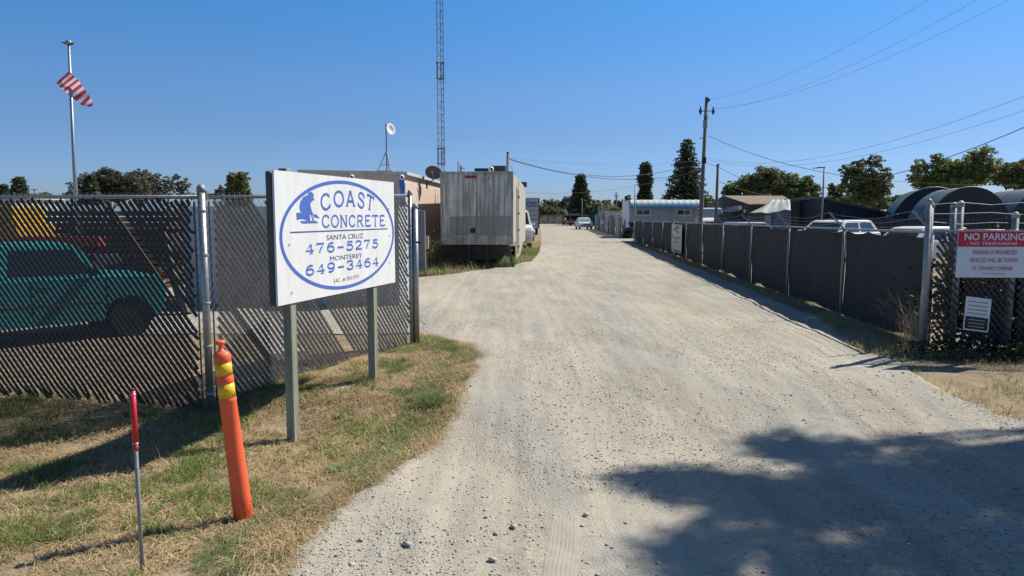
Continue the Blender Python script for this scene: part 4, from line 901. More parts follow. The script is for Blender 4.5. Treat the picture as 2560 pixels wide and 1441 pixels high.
fl = empty('flag', at(176, 180, FY), 0, 'red and white striped flag flapping half way down the flagpole', 'flag')
edgeL = [(175, 178), (200, 212), (221, 240), (235, 262)]; 
def lerp2(P, t):
    n = len(P) - 1; i = min(n - 1, int(t * n)); s = t * n - i; return (P[i][0] + (P[i + 1][0] - P[i][0]) * s, P[i][1] + (P[i + 1][1] - P[i][1]) * s)
up_e = [(173, 178), (186, 191), (198, 204), (211, 222), (224, 241), (235, 262)]; lo_e = [(140, 208), (150, 219), (163, 231), (180, 244), (203, 263), (226, 268)]
NS_ = 65; NT = 8; b = MB(); vs = []
for i in range(NS_ + 1):
    s = i / NS_; A_ = lerp2(up_e, s); B_ = lerp2(lo_e, s)
    for j in range(NT + 1):
        t = j / NT; u = A_[0] + (B_[0] - A_[0]) * t; v = A_[1] + (B_[1] - A_[1]) * t
        vs.append(at(u, v, FY - .07 - .10 * math.sin(s * 7 + t * 1.5) * (.4 + s)))
b.add(vs, [(i * (NT + 1) + j, i * (NT + 1) + j + 1, (i + 1) * (NT + 1) + j + 1, (i + 1) * (NT + 1) + j) for i in range(NS_) for j in range(NT)])
b.mi = [(0 if (int(i / 5) % 2 == 0) else 1) for i in range(NS_) for j in range(NT)]
o = b.build('cloth', [M['flag_red'], M['flag_white']], fl, smooth=True)
# ------------------------------------------------------------------ utility poles, street light, wires
UY = 55.0; ut = at(1767, 243, UY); ub = at(1752, 540, UY)
def P3(u, v, Y): return at(u, v, Y)
up1 = empty('utility_pole', Vector((ub.x, UY, 0)), 0, 'tallest wooden utility pole with insulators beside the big conifer', 'utility pole')
b = MB(); b.tube([Vector((ub.x - .1, UY, 0)), ub, ut], [.19, .17, .12], 12); b.build('pole', M['pole_wood'], up1, smooth=True)
def cross(p0, p1, r, par, nm='cross_bar', m='dark_metal'): b = MB(); b.tube([p0, p1], r, 6); return b.build(nm, M[m], par)
cross(P3(1751, 278, UY - .15), P3(1784, 278, UY - .15), .03, up1)
for u in (1751, 1783):
    c = P3(u, 278, UY - .15); b = MB(); b.lathe([(.02, -.32), (.05, -.22), (.11, -.10), (.13, 0), (.07, .10), (.05, .28), (.02, .34)], 10, c); b.build('insulator', M['dark_metal'], up1, smooth=True)
b = MB(); b.lathe([(.03, -.15), (.12, -.1), (.13, .1), (.03, .15)], 10, P3(1771, 250, UY - .15)); b.build('insulator', M['dark_metal'], up1, smooth=True)
b = MB(); c = P3(1763, 311, UY - .22); b.lathe([(.16, -.30), (.17, -.25), (.17, .25), (.16, .30)], 14, c); b.build('transformer', M['galv_dull'], up1, smooth=True)
cross(P3(1759, 289, UY - .2), P3(1761, 300, UY - .2), .02, up1, 'bracket'); cross(P3(1770, 289, UY - .2), P3(1767, 300, UY - .2), .02, up1, 'bracket'); cross(P3(1748, 346, UY), P3(1760, 345, UY), .03, up1, 'bracket')
b = MB(); b.box(P3(1760, 401, UY - .15), (.28, .25, .45)); b.build('cable_box', M['black'], up1)
def simple_pole(u0, v0, u1, v1, Y, r, label, nm='utility_pole', m='pole_wood', cat='pole'):
    t_ = at(u1, v1, Y); q = at(u0, v0, Y); o = empty(nm, Vector((q.x, Y, 0)), 0, label, cat); b = MB(); b.tube([Vector((q.x, Y, 0)), q, t_], [r * 1.15, r * 1.1, r], 10); b.build('pole', M[m], o, smooth=True)
    b = MB(); b.lathe([(r * 1.2, -.02), (r * 1.2, .03), (r * .4, .05)], 8, t_); b.build('cap', M['dark_metal'], o); return o
simple_pole(1790, 540, 1795, 412, 50, .095, 'short bare wooden pole right of the tallest utility pole')
simple_pole(1267, 540, 1269.5, 382, 47, .075, 'dark slim pole rising behind the right corner of the trailer')
simple_pole(1454.5, 540, 1455, 496, 128, .11, 'weathered far pole standing in front of the round conifer')
simple_pole(1586, 540, 1588, 464, 54, .04, 'slim grey pipe pole at the far end of the screened fence', 'pipe_pole', 'galv_dull')
q = simple_pole(1541, 540, 1540.5, 482, 150, .12, 'distant utility pole with crossarms near the palm trees')
cross(at(1535, 488, 150), at(1547, 488, 150), .08, q, 'cross_bar', 'pole_wood'); cross(at(1536, 493, 150), at(1547, 493, 150), .08, q, 'cross_bar', 'pole_wood')
q = simple_pole(83, 540, 86, 474, 120, .10, 'distant utility pole with crossarms at far left above the fence'); cross(at(78, 475, 120), at(93, 474, 120), .07, q, 'cross_bar', 'pole_wood')
sl = empty('street_light', Vector((at(2055, 540, 44).x, 44, 0)), 0, 'grey street light with a flat lamp head among the sheds', 'street light')
b = MB(); b.tube([Vector((at(2054, 540, 44).x, 44, 0)), at(2061, 420, 44)], [.07, .05], 10); b.build('pole', M['galv_dull'], sl, smooth=True)
b = MB(); b.beam(at(2062, 419, 44), at(2048, 419.5, 44), .12, .06); b.build('arm', M['dark_metal'], sl); b = MB(); b.slab([at(2050, 417.5, 43.9), at(2034, 420.5, 43.9), at(2035, 421.5, 43.9), at(2050, 420.5, 43.9)], (0, .25, 0)); b.build('lamp_head', M['dark_metal'], sl)
def wirespan(label, a, bq, sag, r=.012, n=18, nm='power_line', m='wire_black'):
    pts = [a.lerp(bq, k / n) - Vector((0, 0, sag * 4 * (k / n) * (1 - k / n))) for k in range(n + 1)]
    o = empty(nm, a, 0, label, 'cable', 'overhead cables strung between the poles'); b = MB(); b.tube(pts, r, 4); b.build('cable', M[m], o)
wirespan('upper dark cable from the pole behind the trailer to the tallest utility pole', at(1270, 396, 47), P3(1757, 404, UY), 1.15, .018)
wirespan('lower dark cable from the pole behind the trailer to the tallest utility pole', at(1270, 398, 47), P3(1757, 428, UY), .95, .014)
wirespan('thin faint cable passing high behind the conifers towards the tallest pole', at(1270, 394, 47), P3(1757, 400, 60), .45, .006)
wirespan('thin guy wire running down from the pole behind the trailer', at(1270, 402, 47), at(1300, 462, 60), .0, .009)
wirespan('low cable rising from behind the second trailer to the narrow conifer', at(1312, 482, 66), at(1757, 420, 75), .9, .010)
wirespan('topmost cable running from the tallest pole to the upper right corner', P3(1784, 275, UY - .2), at(2460, -10, 26), .75, .006, m='wire_grey')
wirespan('second cable running from the tallest pole to the upper right', P3(1771, 250, UY - .2), at(2340, -10, 26), .6, .006, m='wire_grey')
wirespan('third cable running from the tallest pole to the upper right corner', P3(1783, 272, UY - .2), at(2640, -60, 24), .9, .006, m='wire_grey')
wirespan('cable falling from the tallest pole towards the street light', P3(1772, 340, UY - .2), at(2110, 440, 40), .35, .014)
wirespan('cable continuing past the street light down to the dark domes', at(2110, 440, 40), at(2600, 462, 38), .2, .008)
wirespan('long cable from the tallest pole, highest one reaching the right edge', P3(1762, 394, UY - .2), at(2620, 218, 24), 1.25, .007, m='wire_grey')
wirespan('long cable from the tallest pole, lower one reaching the right edge', P3(1762, 398, UY - .2), at(2620, 256, 24), 1.2, .006, m='wire_grey')
wirespan('cable from the short bare pole across the oak to the right edge', at(1796, 418, 50), at(2640, 284, 20), 1.75, .013)
wirespan('cable linking the tallest pole to the top of the short bare pole', P3(1762, 404, UY - .2), at(1796, 417, 50), .05, .014)
wirespan('service cable dropping from the short bare pole to the brown roof shed', at(1796, 452, 50), at(1960, 492, 52), .25, .012)
wirespan('lower service cable reaching the navy shed roof', at(1796, 456, 50), at(2220, 508, 44), .35, .010)

# ------------------------------------------------------------------ right buildings
ab = empty('awning_building', Vector((at(1665, 540, 62).x, 62, 0)), 0, 'low white portable building with a long faded blue awning', 'building')
xa, xb_ = at(1575, 540, 62).x, at(1752, 540, 62).x; zt_ = at(0, 501, 62).z; zb_ = .62
b = MB(); b.box(((xa + xb_) / 2, 64.2, (zt_ + zb_) / 2), (xb_ - xa, 4.0, zt_ - zb_)); b.build('wall', M['bwall'], ab)
nP = 12
for k in range(nP):
    x0_ = xa + (xb_ - xa) * k / nP; x1_ = xa + (xb_ - xa) * (k + 1) / nP; b = MB(); b.box(((x0_ + x1_) / 2, 62.19, (zt_ + zb_) / 2), (x1_ - x0_ - .04, .04, zt_ - zb_ - .02)); b.build('wall_panel', M['bwall'], ab)
for k in range(5):
    y0_ = 62.25 + 4.0 * k / 5; b = MB(); b.box((xa - .02, y0_ + .4, (zt_ + zb_) / 2), (.05, .76, zt_ - zb_)); b.build('end_panel', M['end_wall'], ab)
b = MB(); b.box(((xa + xb_) / 2, 64.2, zb_ / 2), (xb_ - xa - .3, 3.6, zb_)); b.build('skirt', M['black'], ab)
nA = 12; R_ = .95; zc = zt_ + .05
for k in range(nA):
    x0_ = xa - .05 + (xb_ - xa + .1) * k / nA; x1_ = xa - .05 + (xb_ - xa + .1) * (k + 1) / nA; b = MB(); vs = []
    for xx_ in (x0_ + .012, (x0_ + x1_) / 2, x1_ - .012):
        for j in range(8):
            a_ = math.pi / 2 * j / 7; dip = .03 if xx_ == (x0_ + x1_) / 2 else 0; vs.append((xx_, 62.15 - R_ * math.sin(a_), zc - R_ * .62 * (1 - math.cos(a_)) - dip))
    b.add(vs, [(j + 8 * i, j + 8 * (i + 1), j + 1 + 8 * (i + 1), j + 1 + 8 * i) for i in range(2) for j in range(7)]); b.build('awning_panel', M['awning'], ab, smooth=True)
b = MB(); b.box(((xa + xb_) / 2, 62.15 - R_ - .02, zc - R_ * .62 - .09), (xb_ - xa + .16, .04, .2)); b.build('valance', M['awning_blue'], ab)
pr_ = [(xa - .06, 62.15, zc)] + [(xa - .06, 62.15 - R_ * math.sin(math.pi / 2 * j / 7), zc - R_ * .62 * (1 - math.cos(math.pi / 2 * j / 7))) for j in range(8)] + [(xa - .06, 62.15, zc - R_ * .62 - .18)]
for dx in (0, xb_ - xa + .12): b = MB(); b.slab([Vector(p) + Vector((dx - .02, 0, 0)) for p in pr_[1:]], (.02, 0, 0)); b.build('awning_end', M['awning_blue'], ab)
for u0, u1 in ((1592, 1625), (1694, 1727)):
    w0, w1 = at(u0, 527, 62).x, at(u1, 536, 62).x; zt2, zb2_ = at(0, 526, 62).z, at(0, 537, 62).z
    b = MB(); b.box(((w0 + w1) / 2, 62.15, (zt2 + zb2_) / 2), (w1 - w0 + .12, .05, zt2 - zb2_ + .12)); wn = b.build('window', M['white_paint'], ab)
    for q in (0, 1): b = MB(); ww = (w1 - w0) / 2; b.box((w0 + ww * (q + .5), 62.12, (zt2 + zb2_) / 2), (ww - .05, .02, zt2 - zb2_)); b.build('pane', M['glass_dark'], wn)
def bldbox(nm, label, cat, u0, u1, vt, Y, dep, m, roof=None, vt2=None, rm='brown_roof', boards=0, zb=0, extra=None):
    x0_, x1_ = at(u0, 540, Y).x, at(u1, 540, Y).x; z0_ = at(0, vt, Y).z; z1_ = at(0, vt2 if vt2 else vt, Y).z
    r = empty(nm, Vector(((x0_ + x1_) / 2, Y, 0)), 0, label, cat)
    b = MB(); b.slab([(x0_, Y, zb), (x1_, Y, zb), (x1_, Y, z1_), (x0_, Y, z0_)], (0, dep, 0)); b.build('wall', M[m], r)
    if boards:
        for k in range(boards):
            a_ = x0_ + (x1_ - x0_) * k / boards; c = x0_ + (x1_ - x0_) * (k + 1) / boards; zz = lambda x: z0_ + (z1_ - z0_) * (x - x0_) / (x1_ - x0_) - rnd.uniform(0.01, .05)
            b = MB(); b.slab([(a_ + .012, Y - .004, zb + .02), (c - .012, Y - .004, zb + .02), (c - .012, Y - .004, zz(c)), (a_ + .012, Y - .004, zz(a_))], (0, -rnd.uniform(.02, .04), 0)); b.build('board', M[m], r)
    if roof:
        b = MB(); b.slab([(x0_ - roof, Y - roof, z0_ + .003), (x1_ + roof, Y - roof, z1_ + .003), (x1_ + roof, Y - roof, z1_ + .15), (x0_ - roof, Y - roof, z0_ + .15)], (0, dep + 2 * roof, 0)); b.build('roof', M[rm], r)
    return r
# brown roof shed
s1 = empty('wooden_shed', Vector((at(1905, 540, 58).x, 58, 0)), 0, 'old shed with a faded brown pitched roof behind the tarp shelter', 'shed')
x0_, x1_ = at(1850, 540, 58).x, at(1990, 540, 58).x; ze, zr_ = at(0, 513, 58).z, at(0, 492, 61).z
b = MB(); b.box(((x0_ + x1_) / 2 + .3, 61, ze / 2), (x1_ - x0_ - .6, 5, ze)); b.build('wall', M['wood_brown'], s1)
b = MB(); b.slab([(x0_ + .6, 57.7, ze), (x1_, 57.7, ze), (x1_, 61, zr_), (x0_ - .5, 61, zr_)], (0, 0, .08)); b.build('roof', M['brown_roof'], s1)
b = MB(); b.slab([(x0_ - .5, 61.02, zr_), (x1_, 61.02, zr_), (x1_, 64.3, ze), (x0_ - 1.0, 64.3, ze)], (0, 0, .08)); b.build('roof', M['brown_roof'], s1)
b = MB(); b.slab([(x0_ + .6, 57.75, ze - .05), (x0_ - .5, 61, zr_ - .05), (x0_ - 1.0, 64.2, ze - .05), (x0_ - 1.0, 64.2, 0), (x0_ + .6, 57.75, 0)], (.06, 0, 0)); b.build('gable', M['black'], s1)
bldbox('wooden_crate_shed', 'small brown boarded hut below the brown roof shed', 'hut', 1828, 1862, 526, 50, 2, 'wood_brown', boards=7)
bldbox('dark_shed', 'dark low shed wall behind the white truck cab', 'shed', 1757, 1835, 516, 66, 2, 'black', roof=.1, rm='dark_metal')
j1 = empty('scrap_pile', Vector((at(1840, 540, 47).x, 47, 0)), 0, 'heap of grey scrap beside the small brown hut', 'scrap pile')
for k in range(26):
    b = MB(); b.box(at(rnd.uniform(1806, 1858), rnd.uniform(518, 555), 48 + rnd.random()), (rnd.uniform(.2, .8), rnd.uniform(.2, .5), rnd.uniform(.06, .35)), rnd.random() * 3); b.build('scrap_piece', M[rnd.choice(['galv_dull', 'dark_metal', 'tarp_blue', 'bwall', 'wood_old'])], j1)
for k in range(3): b = MB(); b.box(at(1832 + k * 4, 565 - k * 3, 47.5 + k), (2.2 - k * .3, 1.2, 1.5 - k * .1)); b.build('scrap_bin', M['dark_metal'], j1)
# tarp shelter
ts = empty('tarp_shelter', Vector((at(1925, 540, 46).x, 46, 0)), 0, 'lean-to shelter under a pale grey sloping tarp', 'shelter')
A4 = [at(1870, 536, 45), at(1976, 530, 44), at(1978, 517, 46), at(1962, 499, 48.5), at(1932, 500, 48.5)]
b = MB(); n = 14; vs = []
for i in range(n + 1):
    for j in range(9):
        s, t = i / n, j / 8; lo = at(1868, 536, 45).lerp(at(1977, 527, 44.5), s); hi = at(1930, 500, 48.5).lerp(at(1975, 499, 48.5), s); p = lo.lerp(hi, t); p.z += .06 * math.sin(s * 9) * (1 - t) - .12 * math.sin(math.pi * t) * .6 + .03 * math.sin(s * 23 + t * 7); vs.append(p)
b.add(vs, [(i * 9 + j, (i + 1) * 9 + j, (i + 1) * 9 + j + 1, i * 9 + j + 1) for i in range(n) for j in range(8)]); o = b.build('tarp_roof', M['tarp'], ts, smooth=True); sm = o.modifiers.new('solid', 'SOLIDIFY'); sm.thickness = .02
b = MB(); p0_, p1_ = at(1870, 540, 45.3), at(1975, 540, 44.8); b.slab([(p0_.x, 45.3, 0), (p1_.x, 44.9, 0), (p1_.x, 44.9, 2.1), (p0_.x, 45.3, 1.9)], (0, .05, 0)); b.build('tarp_wall', M['tarp_blue'], ts)
for u in (1896, 1918, 1942): b = MB(); b.box(at(u, 556, 45.0), (.42, .12, .9)); b.build('hanging_sheet', M[rnd.choice(['tarp', 'wood_brown', 'tarp_blue'])], ts)
for u in (1871, 1974): p = at(u, 540, 44.9); b = MB(); b.tube([(p.x, 44.9, 0), (p.x, 44.9, 1.95)], .05, 6); b.build('post', M['wood_old'], ts)
bldbox('board_shed', 'grey weathered board shed with a flat thick roof', 'shed', 1977, 2056, 505, 49, 3, 'wood_old', roof=.25, boards=16)
bldbox('navy_shed', 'navy metal shed with a roof sloping down to the right', 'shed', 2054, 2215, 498, 45.5, 6, 'navy', roof=.15, vt2=537, rm='navy_roof', boards=20)
bldbox('dark_wall', 'long black netting wall in front of the domed shelters', 'wall', 2150, 2640, 548, 33, .3, 'navy', boards=34)
def dome(label, uc, Yn, dY, dxr, hw, vt, fr=6):
    c = at(uc, 540, Yn); zt_ = at(0, vt, Yn).z; zb = .0; r = empty('dome_shelter', Vector((c.x, Yn, 0)), 0, label, 'shelter', 'dark domed fabric shelters')
    N_ = 28; ax_ = Vector((dxr, dY, 0))
    def arcp(s, sc_=1.0): return [Vector((c.x, Yn, 0)) + ax_ * s + Vector((-hw * sc_ * math.cos(math.pi * k / N_), 0, zb + (zt_ - zb) * sc_ * math.sin(math.pi * k / N_) ** .8)) for k in range(N_ + 1)]
    R0, R1 = arcp(.01), arcp(1); b = MB(); b.add(R0 + R1, [(k, k + 1, k + 2 + N_, k + 1 + N_) for k in range(N_)]); o = b.build('cover', M['dome'], r, smooth=True)
    b = MB(); b.add(arcp(.0, .995), [tuple(range(N_ + 1))]); b.build('end_wall', M['dome_end'], r); b = MB(); b.add(arcp(1.0, .995), [tuple(range(N_, -1, -1))]); b.build('end_wall', M['dome_end'], r)
    for s in (0, .5, 1.0): b = MB(); b.tube(arcp(s, 1.0), .022, 5); b.build('hoop', M['dome'], r)
dome('nearest dark domed fabric shelter right of centre behind the gate posts', 2425, 36, 5, 1.7, 2.3, 467)
dome('dark domed shelter standing behind and left of the nearest dome', 2335, 43, 5.5, 2.3, 2.75, 468)
dome('dark domed shelter cut off by the right edge of the view', 2630, 37, 6, 1.7, 2.45, 468)
bldbox('low_roof', 'low pale roof glimpsed at far left above the fence', 'building', -60, 40, 497, 60, 6, 'roof_edge', roof=.3, rm='roof_edge')

# ------------------------------------------------------------------ far end of the road
wf = empty('board_fence', Vector((at(1380, 540, 165).x, 165, 0)), 0, 'weathered wooden board fence closing the far end of the road', 'fence')
for k in range(26):
    x0_ = at(1345, 540, 165).x; x1_ = at(1424, 540, 165).x; a_ = x0_ + (x1_ - x0_) * k / 26; wdt = (x1_ - x0_) / 26
    b = MB(); b.box((a_ + wdt / 2, 165, 1.08), (wdt - .04, .06, 2.15 + rnd.uniform(-.12, .08))); b.build('board', M['wood_old'], wf)
bldbox('wooden_gate_wall', 'grey plank wall right of the far board fence behind the parked vehicles', 'wall', 1424, 1500, 537, 150, .3, 'wood_old', boards=18)
bldbox('green_shed', 'small green tin shed beyond the red pickup', 'shed', 1470, 1496, 526, 140, 4, 'green_tin', roof=.3, rm='brown_roof', boards=5)
bldbox('pale_shed', 'pale grey shed left of the green tin shed', 'shed', 1420, 1455, 524, 150, 4, 'bwall', roof=.2, rm='roof_edge', boards=5)
bldbox('brown_shed', 'long brown edged shed just right of the green tin shed', 'shed', 1495, 1522, 526, 138, 4, 'bwall', roof=.3, rm='brown_roof', boards=4)
bldbox('white_shed', 'white shed with a pale roof near the awning building', 'shed', 1523, 1556, 530, 120, 4, 'container_grey', roof=.3, rm='roof_edge', boards=5)
# patchwork fence on the right
pf = empty('patchwork_fence', Vector((10.5, 75, 0)), 0, 'makeshift grey fence of boards and torn sheeting on the right of the road', 'fence')
pts = [gr(1486, 573), gr(1506, 581), gr(1530, 588), gr(1566, 594)]
for i in range(3):
    A_, B_ = pts[i], pts[i + 1]; n = 7 + i
    for k in range(n):
        a_ = A_.lerp(B_, k / n); c = A_.lerp(B_, (k + 1) / n - .02); h0 = rnd.uniform(1.75, 2.1); dx = Vector((rnd.uniform(-.1, .25), 0, 0))
        b = MB(); b.slab([a_, c, c + dx + up_ * h0, a_ + dx + up_ * (h0 + rnd.uniform(-.1, .1))], (.05, .03, 0)); b.build('board', M[rnd.choice(['wood_old', 'wood_old', 'screen', 'trailer_patch', 'bwall'])], pf)
mlb = empty('mailbox_post', gr(1505, 585), 0, 'small white box on a post leaning at the patchwork fence', 'post'); p = gr(1505, 585)
b = MB(); b.tube([p, p + up_ * 2.9], .05, 6); b.build('post', M['galv_dull'], mlb); b = MB(); b.box(p + Vector((0, -.1, 1.2)), (.35, .2, .4)); b.build('box', M['white_paint'], mlb)
tyr = empty('tyre_stack', gr(1577, 596), 0, 'stack of black tyres at the end of the awning building', 'tyre stack'); p = gr(1577, 597)
for k in range(9): b = MB(); b.lathe([(.2, -.1), (.36, -.11), (.38, 0), (.36, .11), (.2, .1)], 14, p + Vector((rnd.uniform(-.35, .3), rnd.uniform(-.4, .6), .12 + .23 * (k % 6)))); b.build('tyre', M['rubber'], tyr, smooth=True)

# person ------------------------------------------------------------
pp_ = gr(1412.5, 563.5); 
def person():
    r = empty('person', (pp_.x, pp_.y, 0), math.radians(200), 'person in a yellow high visibility vest standing by the vehicles far down the road', 'person')
    J = {'pel': (0, 0, .92), 'ch': (0, 0, 1.25), 'nk': (0, 0, 1.45), 'hd': (0, .01, 1.56), 'top': (0, .01, 1.68)}
    V = [J['pel'], (0, -.01, 1.08), J['ch'], J['nk'], J['hd'], J['top']]; E = [(0, 1), (1, 2), (2, 3), (3, 4), (4, 5)]; R = [.14, .13, .15, .055, .095, .06]
    for s in (-1, 1):
        i = len(V); V += [(s * .19, 0, 1.38), (s * .25, .02, 1.12), (s * .24, .10, .90), (s * .24, .13, .82)]; R += [.055, .045, .035, .03]; E += [(2, i), (i, i + 1), (i + 1, i + 2), (i + 2, i + 3)]
        h = i + 3
        for k, (dx, dl) in enumerate(((-.03, .075), (-.01, .09), (.01, .085), (.028, .065))):
            j = len(V); V += [(s * .24 + dx, .15, .78), (s * .24 + dx, .155, .78 - dl + .03)]; R += [.010, .008]; E += [(h, j), (j, j + 1)]
        j = len(V); V += [(s * .24 - s * .03, .17, .81), (s * .24 - s * .035, .19, .77)]; R += [.011, .009]; E += [(h, j), (j, j + 1)]
        i = len(V); V += [(s * .10, 0, .86), (s * .11, .02, .50), (s * .12, 0, .10), (s * .12, .14, .05)]; R += [.095, .065, .045, .04]; E += [(0, i), (i, i + 1), (i + 1, i + 2), (i + 2, i + 3)]
    me = bpy.data.meshes.new('body'); me.from_pydata(V, E, []); o = link('body', me, M['skin'], r)
    sk_ = o.modifiers.new('skin', 'SKIN'); lay = me.skin_vertices[0] if me.skin_vertices else None
    if lay is None: me.attributes; 
    try:
        for k, d in enumerate(me.skin_vertices[0].data): d.radius = (R[k], R[k]); d.use_root = (k == 0)
    except Exception: pass
    su = o.modifiers.new('sub', 'SUBSURF'); su.levels = 1; su.render_levels = 1
    b = MB(); b.lathe([(.17, .95), (.165, 1.1), (.19, 1.3), (.17, 1.42), (.07, 1.47)], 16, (0, 0, 0), Matrix.Diagonal((1.15, .8, 1)).to_3x3()); b.build('vest', M['hivis'], r, smooth=True, world=False)
    b = MB()
    for s in (-1, 1): b.tube([(s * .095, 0, .95), (s * .11, .02, .5), (s * .12, 0, .08)], [.11, .085, .065], 12)
    b.build('trousers', M['cloth'], r, smooth=True, world=False)
    b = MB(); b.lathe([(.105, 1.60), (.10, 1.67), (.06, 1.72), (.01, 1.73)], 12, (0, .0, 0)); b.build('hair', M['hair'], r, smooth=True, world=False)
person()

# ------------------------------------------------------------------ trees
def leaves(name, P, size, m, parent, up=0.3):
    n = len(P); d1 = npr.normal(size=(n, 3)); d1[:, 2] *= .6; d1 /= np.linalg.norm(d1, axis=1)[:, None] + 1e-9
    d2 = npr.normal(size=(n, 3)); d2 -= (d2 * d1).sum(1)[:, None] * d1; d2 /= np.linalg.norm(d2, axis=1)[:, None] + 1e-9
    s = size * (.6 + .8 * npr.rand(n))[:, None]
    V = np.stack([P - d1 * s * .5, P + d2 * s * .3, P + d1 * s * .5, P - d2 * s * .3], 1).reshape(-1, 3)
    o = MW[parent.name].translation; V = V - np.array(o)
    return fast_mesh(name, V, [np.arange(4 * n).reshape(n, 4)], m, parent)
def broad(label, Y, base_u, lobes, m, leaf=.3, dens=1.0, bark='bark', fill=.55, nm='tree', trunk_r=None, group=None, gap=.35):
    """lobes (u, v, ru, rv) outline lumps at distance Y"""
    leaf *= .80; b0 = Vector((at(base_u, 540, Y).x, Y, 0)); r = empty(nm, b0, 0, label, 'tree', group); pts = []; tb = MB()
    k_ = Y / F; tops = []
    for (u, v, ru, rv) in lobes:
        c = at(u, v, Y); rx, rz = ru * k_, rv * k_; ry = (rx + rz) / 2 * .9
        area = rx * rz; nclump = max(16, int(16 * dens * (area / (leaf * leaf)) ** .5 * .95)); tops.append(c)
        for q in range(nclump):
            d = npr.normal(size=3); d /= np.linalg.norm(d); rad = (.55 + .45 * npr.rand()) if npr.rand() > fill * .5 else npr.rand() * .7
            cc = np.array([c.x + d[0] * rx * rad, c.y + d[1] * ry * rad, c.z + d[2] * rz * rad]); cr = (.17 + .16 * npr.rand()) * (rx * rz) ** .5
            nl = int(dens * 3.2 * cr * cr / (leaf * leaf) * 4) + 8
            e = npr.normal(size=(nl, 3)); e /= np.linalg.norm(e, axis=1)[:, None]; e *= (npr.rand(nl) ** .45)[:, None] * cr; e[:, 2] *= .75
            pts.append(cc + e)
    P = np.concatenate(pts); leaves('crown', P, leaf, M[m], r)
    hgt = max(t.z for t in tops); tr_ = trunk_r or max(.12, hgt * .03); fork = Vector((b0.x, Y, hgt * .35))
    tb.tube([b0, b0.lerp(fork, .5) + Vector((.1, 0, 0)), fork], [tr_ * 1.3, tr_, tr_ * .8], 8)
    for t_ in tops: mid = fork.lerp(t_, .5) + Vector((0, 0, .1 * hgt * .3)); tb.tube([fork, mid, t_], [tr_ * .55, tr_ * .35, tr_ * .12], 6)
    tb.build('trunk', M[bark], r, smooth=True); return r
def conifer(label, Y, u, vt, vb, hw, m='leaf_conifer', whorls=22, droop=.25, dense=1.0, prof=None, leaf=.25, trunk=.18, group=None):
    top = at(u, vt, Y); bz = max(0.3, at(u, vb, Y).z); hwm = hw * Y / F; b0 = Vector((top.x, Y, 0)); r = empty('conifer', b0, 0, label, 'tree', group)
    tb = MB(); tb.tube([b0, top], [trunk, .03], 8); tb.build('trunk', M['bark'], r, smooth=True); pts = []; lb = MB(); H_ = top.z - bz
    for i in range(whorls):
        t = (i + npr.rand() * .7) / whorls; z = bz + H_ * t; wid = hwm * (prof(t) if prof else (1 - t) ** .85 * .97 + .03)
        nb = int(7 + 3 * npr.rand())
        for q in range(nb):
            a_ = 6.283 * q / nb + npr.rand(); Lb_ = wid * (.72 + .38 * npr.rand())
            ns = max(4, int(Lb_ / leaf * 2.2)); e = Vector((math.cos(a_), math.sin(a_), 0)); s0 = Vector((top.x, Y, z))
            lb.tube([s0, s0 + e * Lb_ * .55 - up_ * droop * Lb_ * .4, s0 + e * Lb_ - up_ * droop * Lb_ * .55], [.05, .03, .01], 3, False)
            for w in range(ns):
                f = .12 + .9 * w / ns; c = s0 + e * Lb_ * f - up_ * (droop * Lb_ * (.9 * f - .35 * f * f)); nl = int(9 * dense)
                d = npr.normal(size=(nl, 3)) * np.array([.5, .5, .26]) * leaf * (1.35 - .5 * f); pts.append(np.array(c) + d)
    leaves('crown', np.concatenate(pts), leaf, M[m], r); lb.build('branches', M['bark'], r); return r
# left
conifer('small dark conifer at the far left edge above the fence', 95, 47, 446, 508, 30, dense=1.6, whorls=16, leaf=.4)
conifer('tiny conifer at the very left edge of the view', 110, 9, 462, 508, 9, dense=1.3, whorls=9, leaf=.4)
broad('low rounded green trees right of the small left conifer', 110, 105, [(85, 494, 18, 12), (110, 492, 22, 12), (130, 496, 14, 9)], 'leaf_oak', .45)
broad('broad dark eucalyptus mass left of centre in the left background', 120, 280, [(225, 462, 34, 30), (272, 456, 44, 34), (262, 470, 60, 30), (330, 470, 44, 32), (215, 485, 50, 18), (300, 488, 60, 18)], 'leaf_euc', .5, 1.0)
broad('tallest rounded eucalyptus crown at the centre of the left tree mass', 126, 350, [(350, 442, 30, 22), (345, 462, 44, 30), (375, 470, 34, 28), (385, 488, 34, 14)], 'leaf_euc', .5)
broad('thin sparse eucalyptus with gaps left of the twin conifers', 118, 420, [(394, 448, 12, 16), (400, 470, 12, 14), (420, 455, 16, 20), (425, 478, 20, 16)], 'leaf_euc', .45, .6)
broad('narrow open eucalyptus at the right end of the left tree mass', 116, 455, [(443, 444, 12, 12), (460, 462, 16, 18), (455, 482, 22, 14), (446, 465, 10, 14)], 'leaf_euc', .45, .6)
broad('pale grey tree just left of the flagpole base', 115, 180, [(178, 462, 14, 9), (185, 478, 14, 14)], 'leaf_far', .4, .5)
conifer('dark conifer behind the flagpole', 112, 225, 438, 505, 30, dense=1.4, whorls=12, leaf=.45)
broad('light green bushy trees low behind the left fence post', 100, 500, [(505, 488, 24, 13), (480, 493, 16, 8), (530, 492, 18, 8), (360, 497, 20, 6)], 'leaf_bright', .35, .6)
conifer('left one of the twin green conifers beside the sign', 90, 583, 436, 515, 26, 'leaf_oak', dense=1.7, whorls=16, leaf=.38, prof=lambda t: (1 - t) ** .55 * .9 + .05)
conifer('right one of the twin green conifers beside the sign', 88, 603, 434, 515, 30, 'leaf_oak', dense=1.7, whorls=16, leaf=.38, prof=lambda t: (1 - t) ** .55 * .9 + .05)
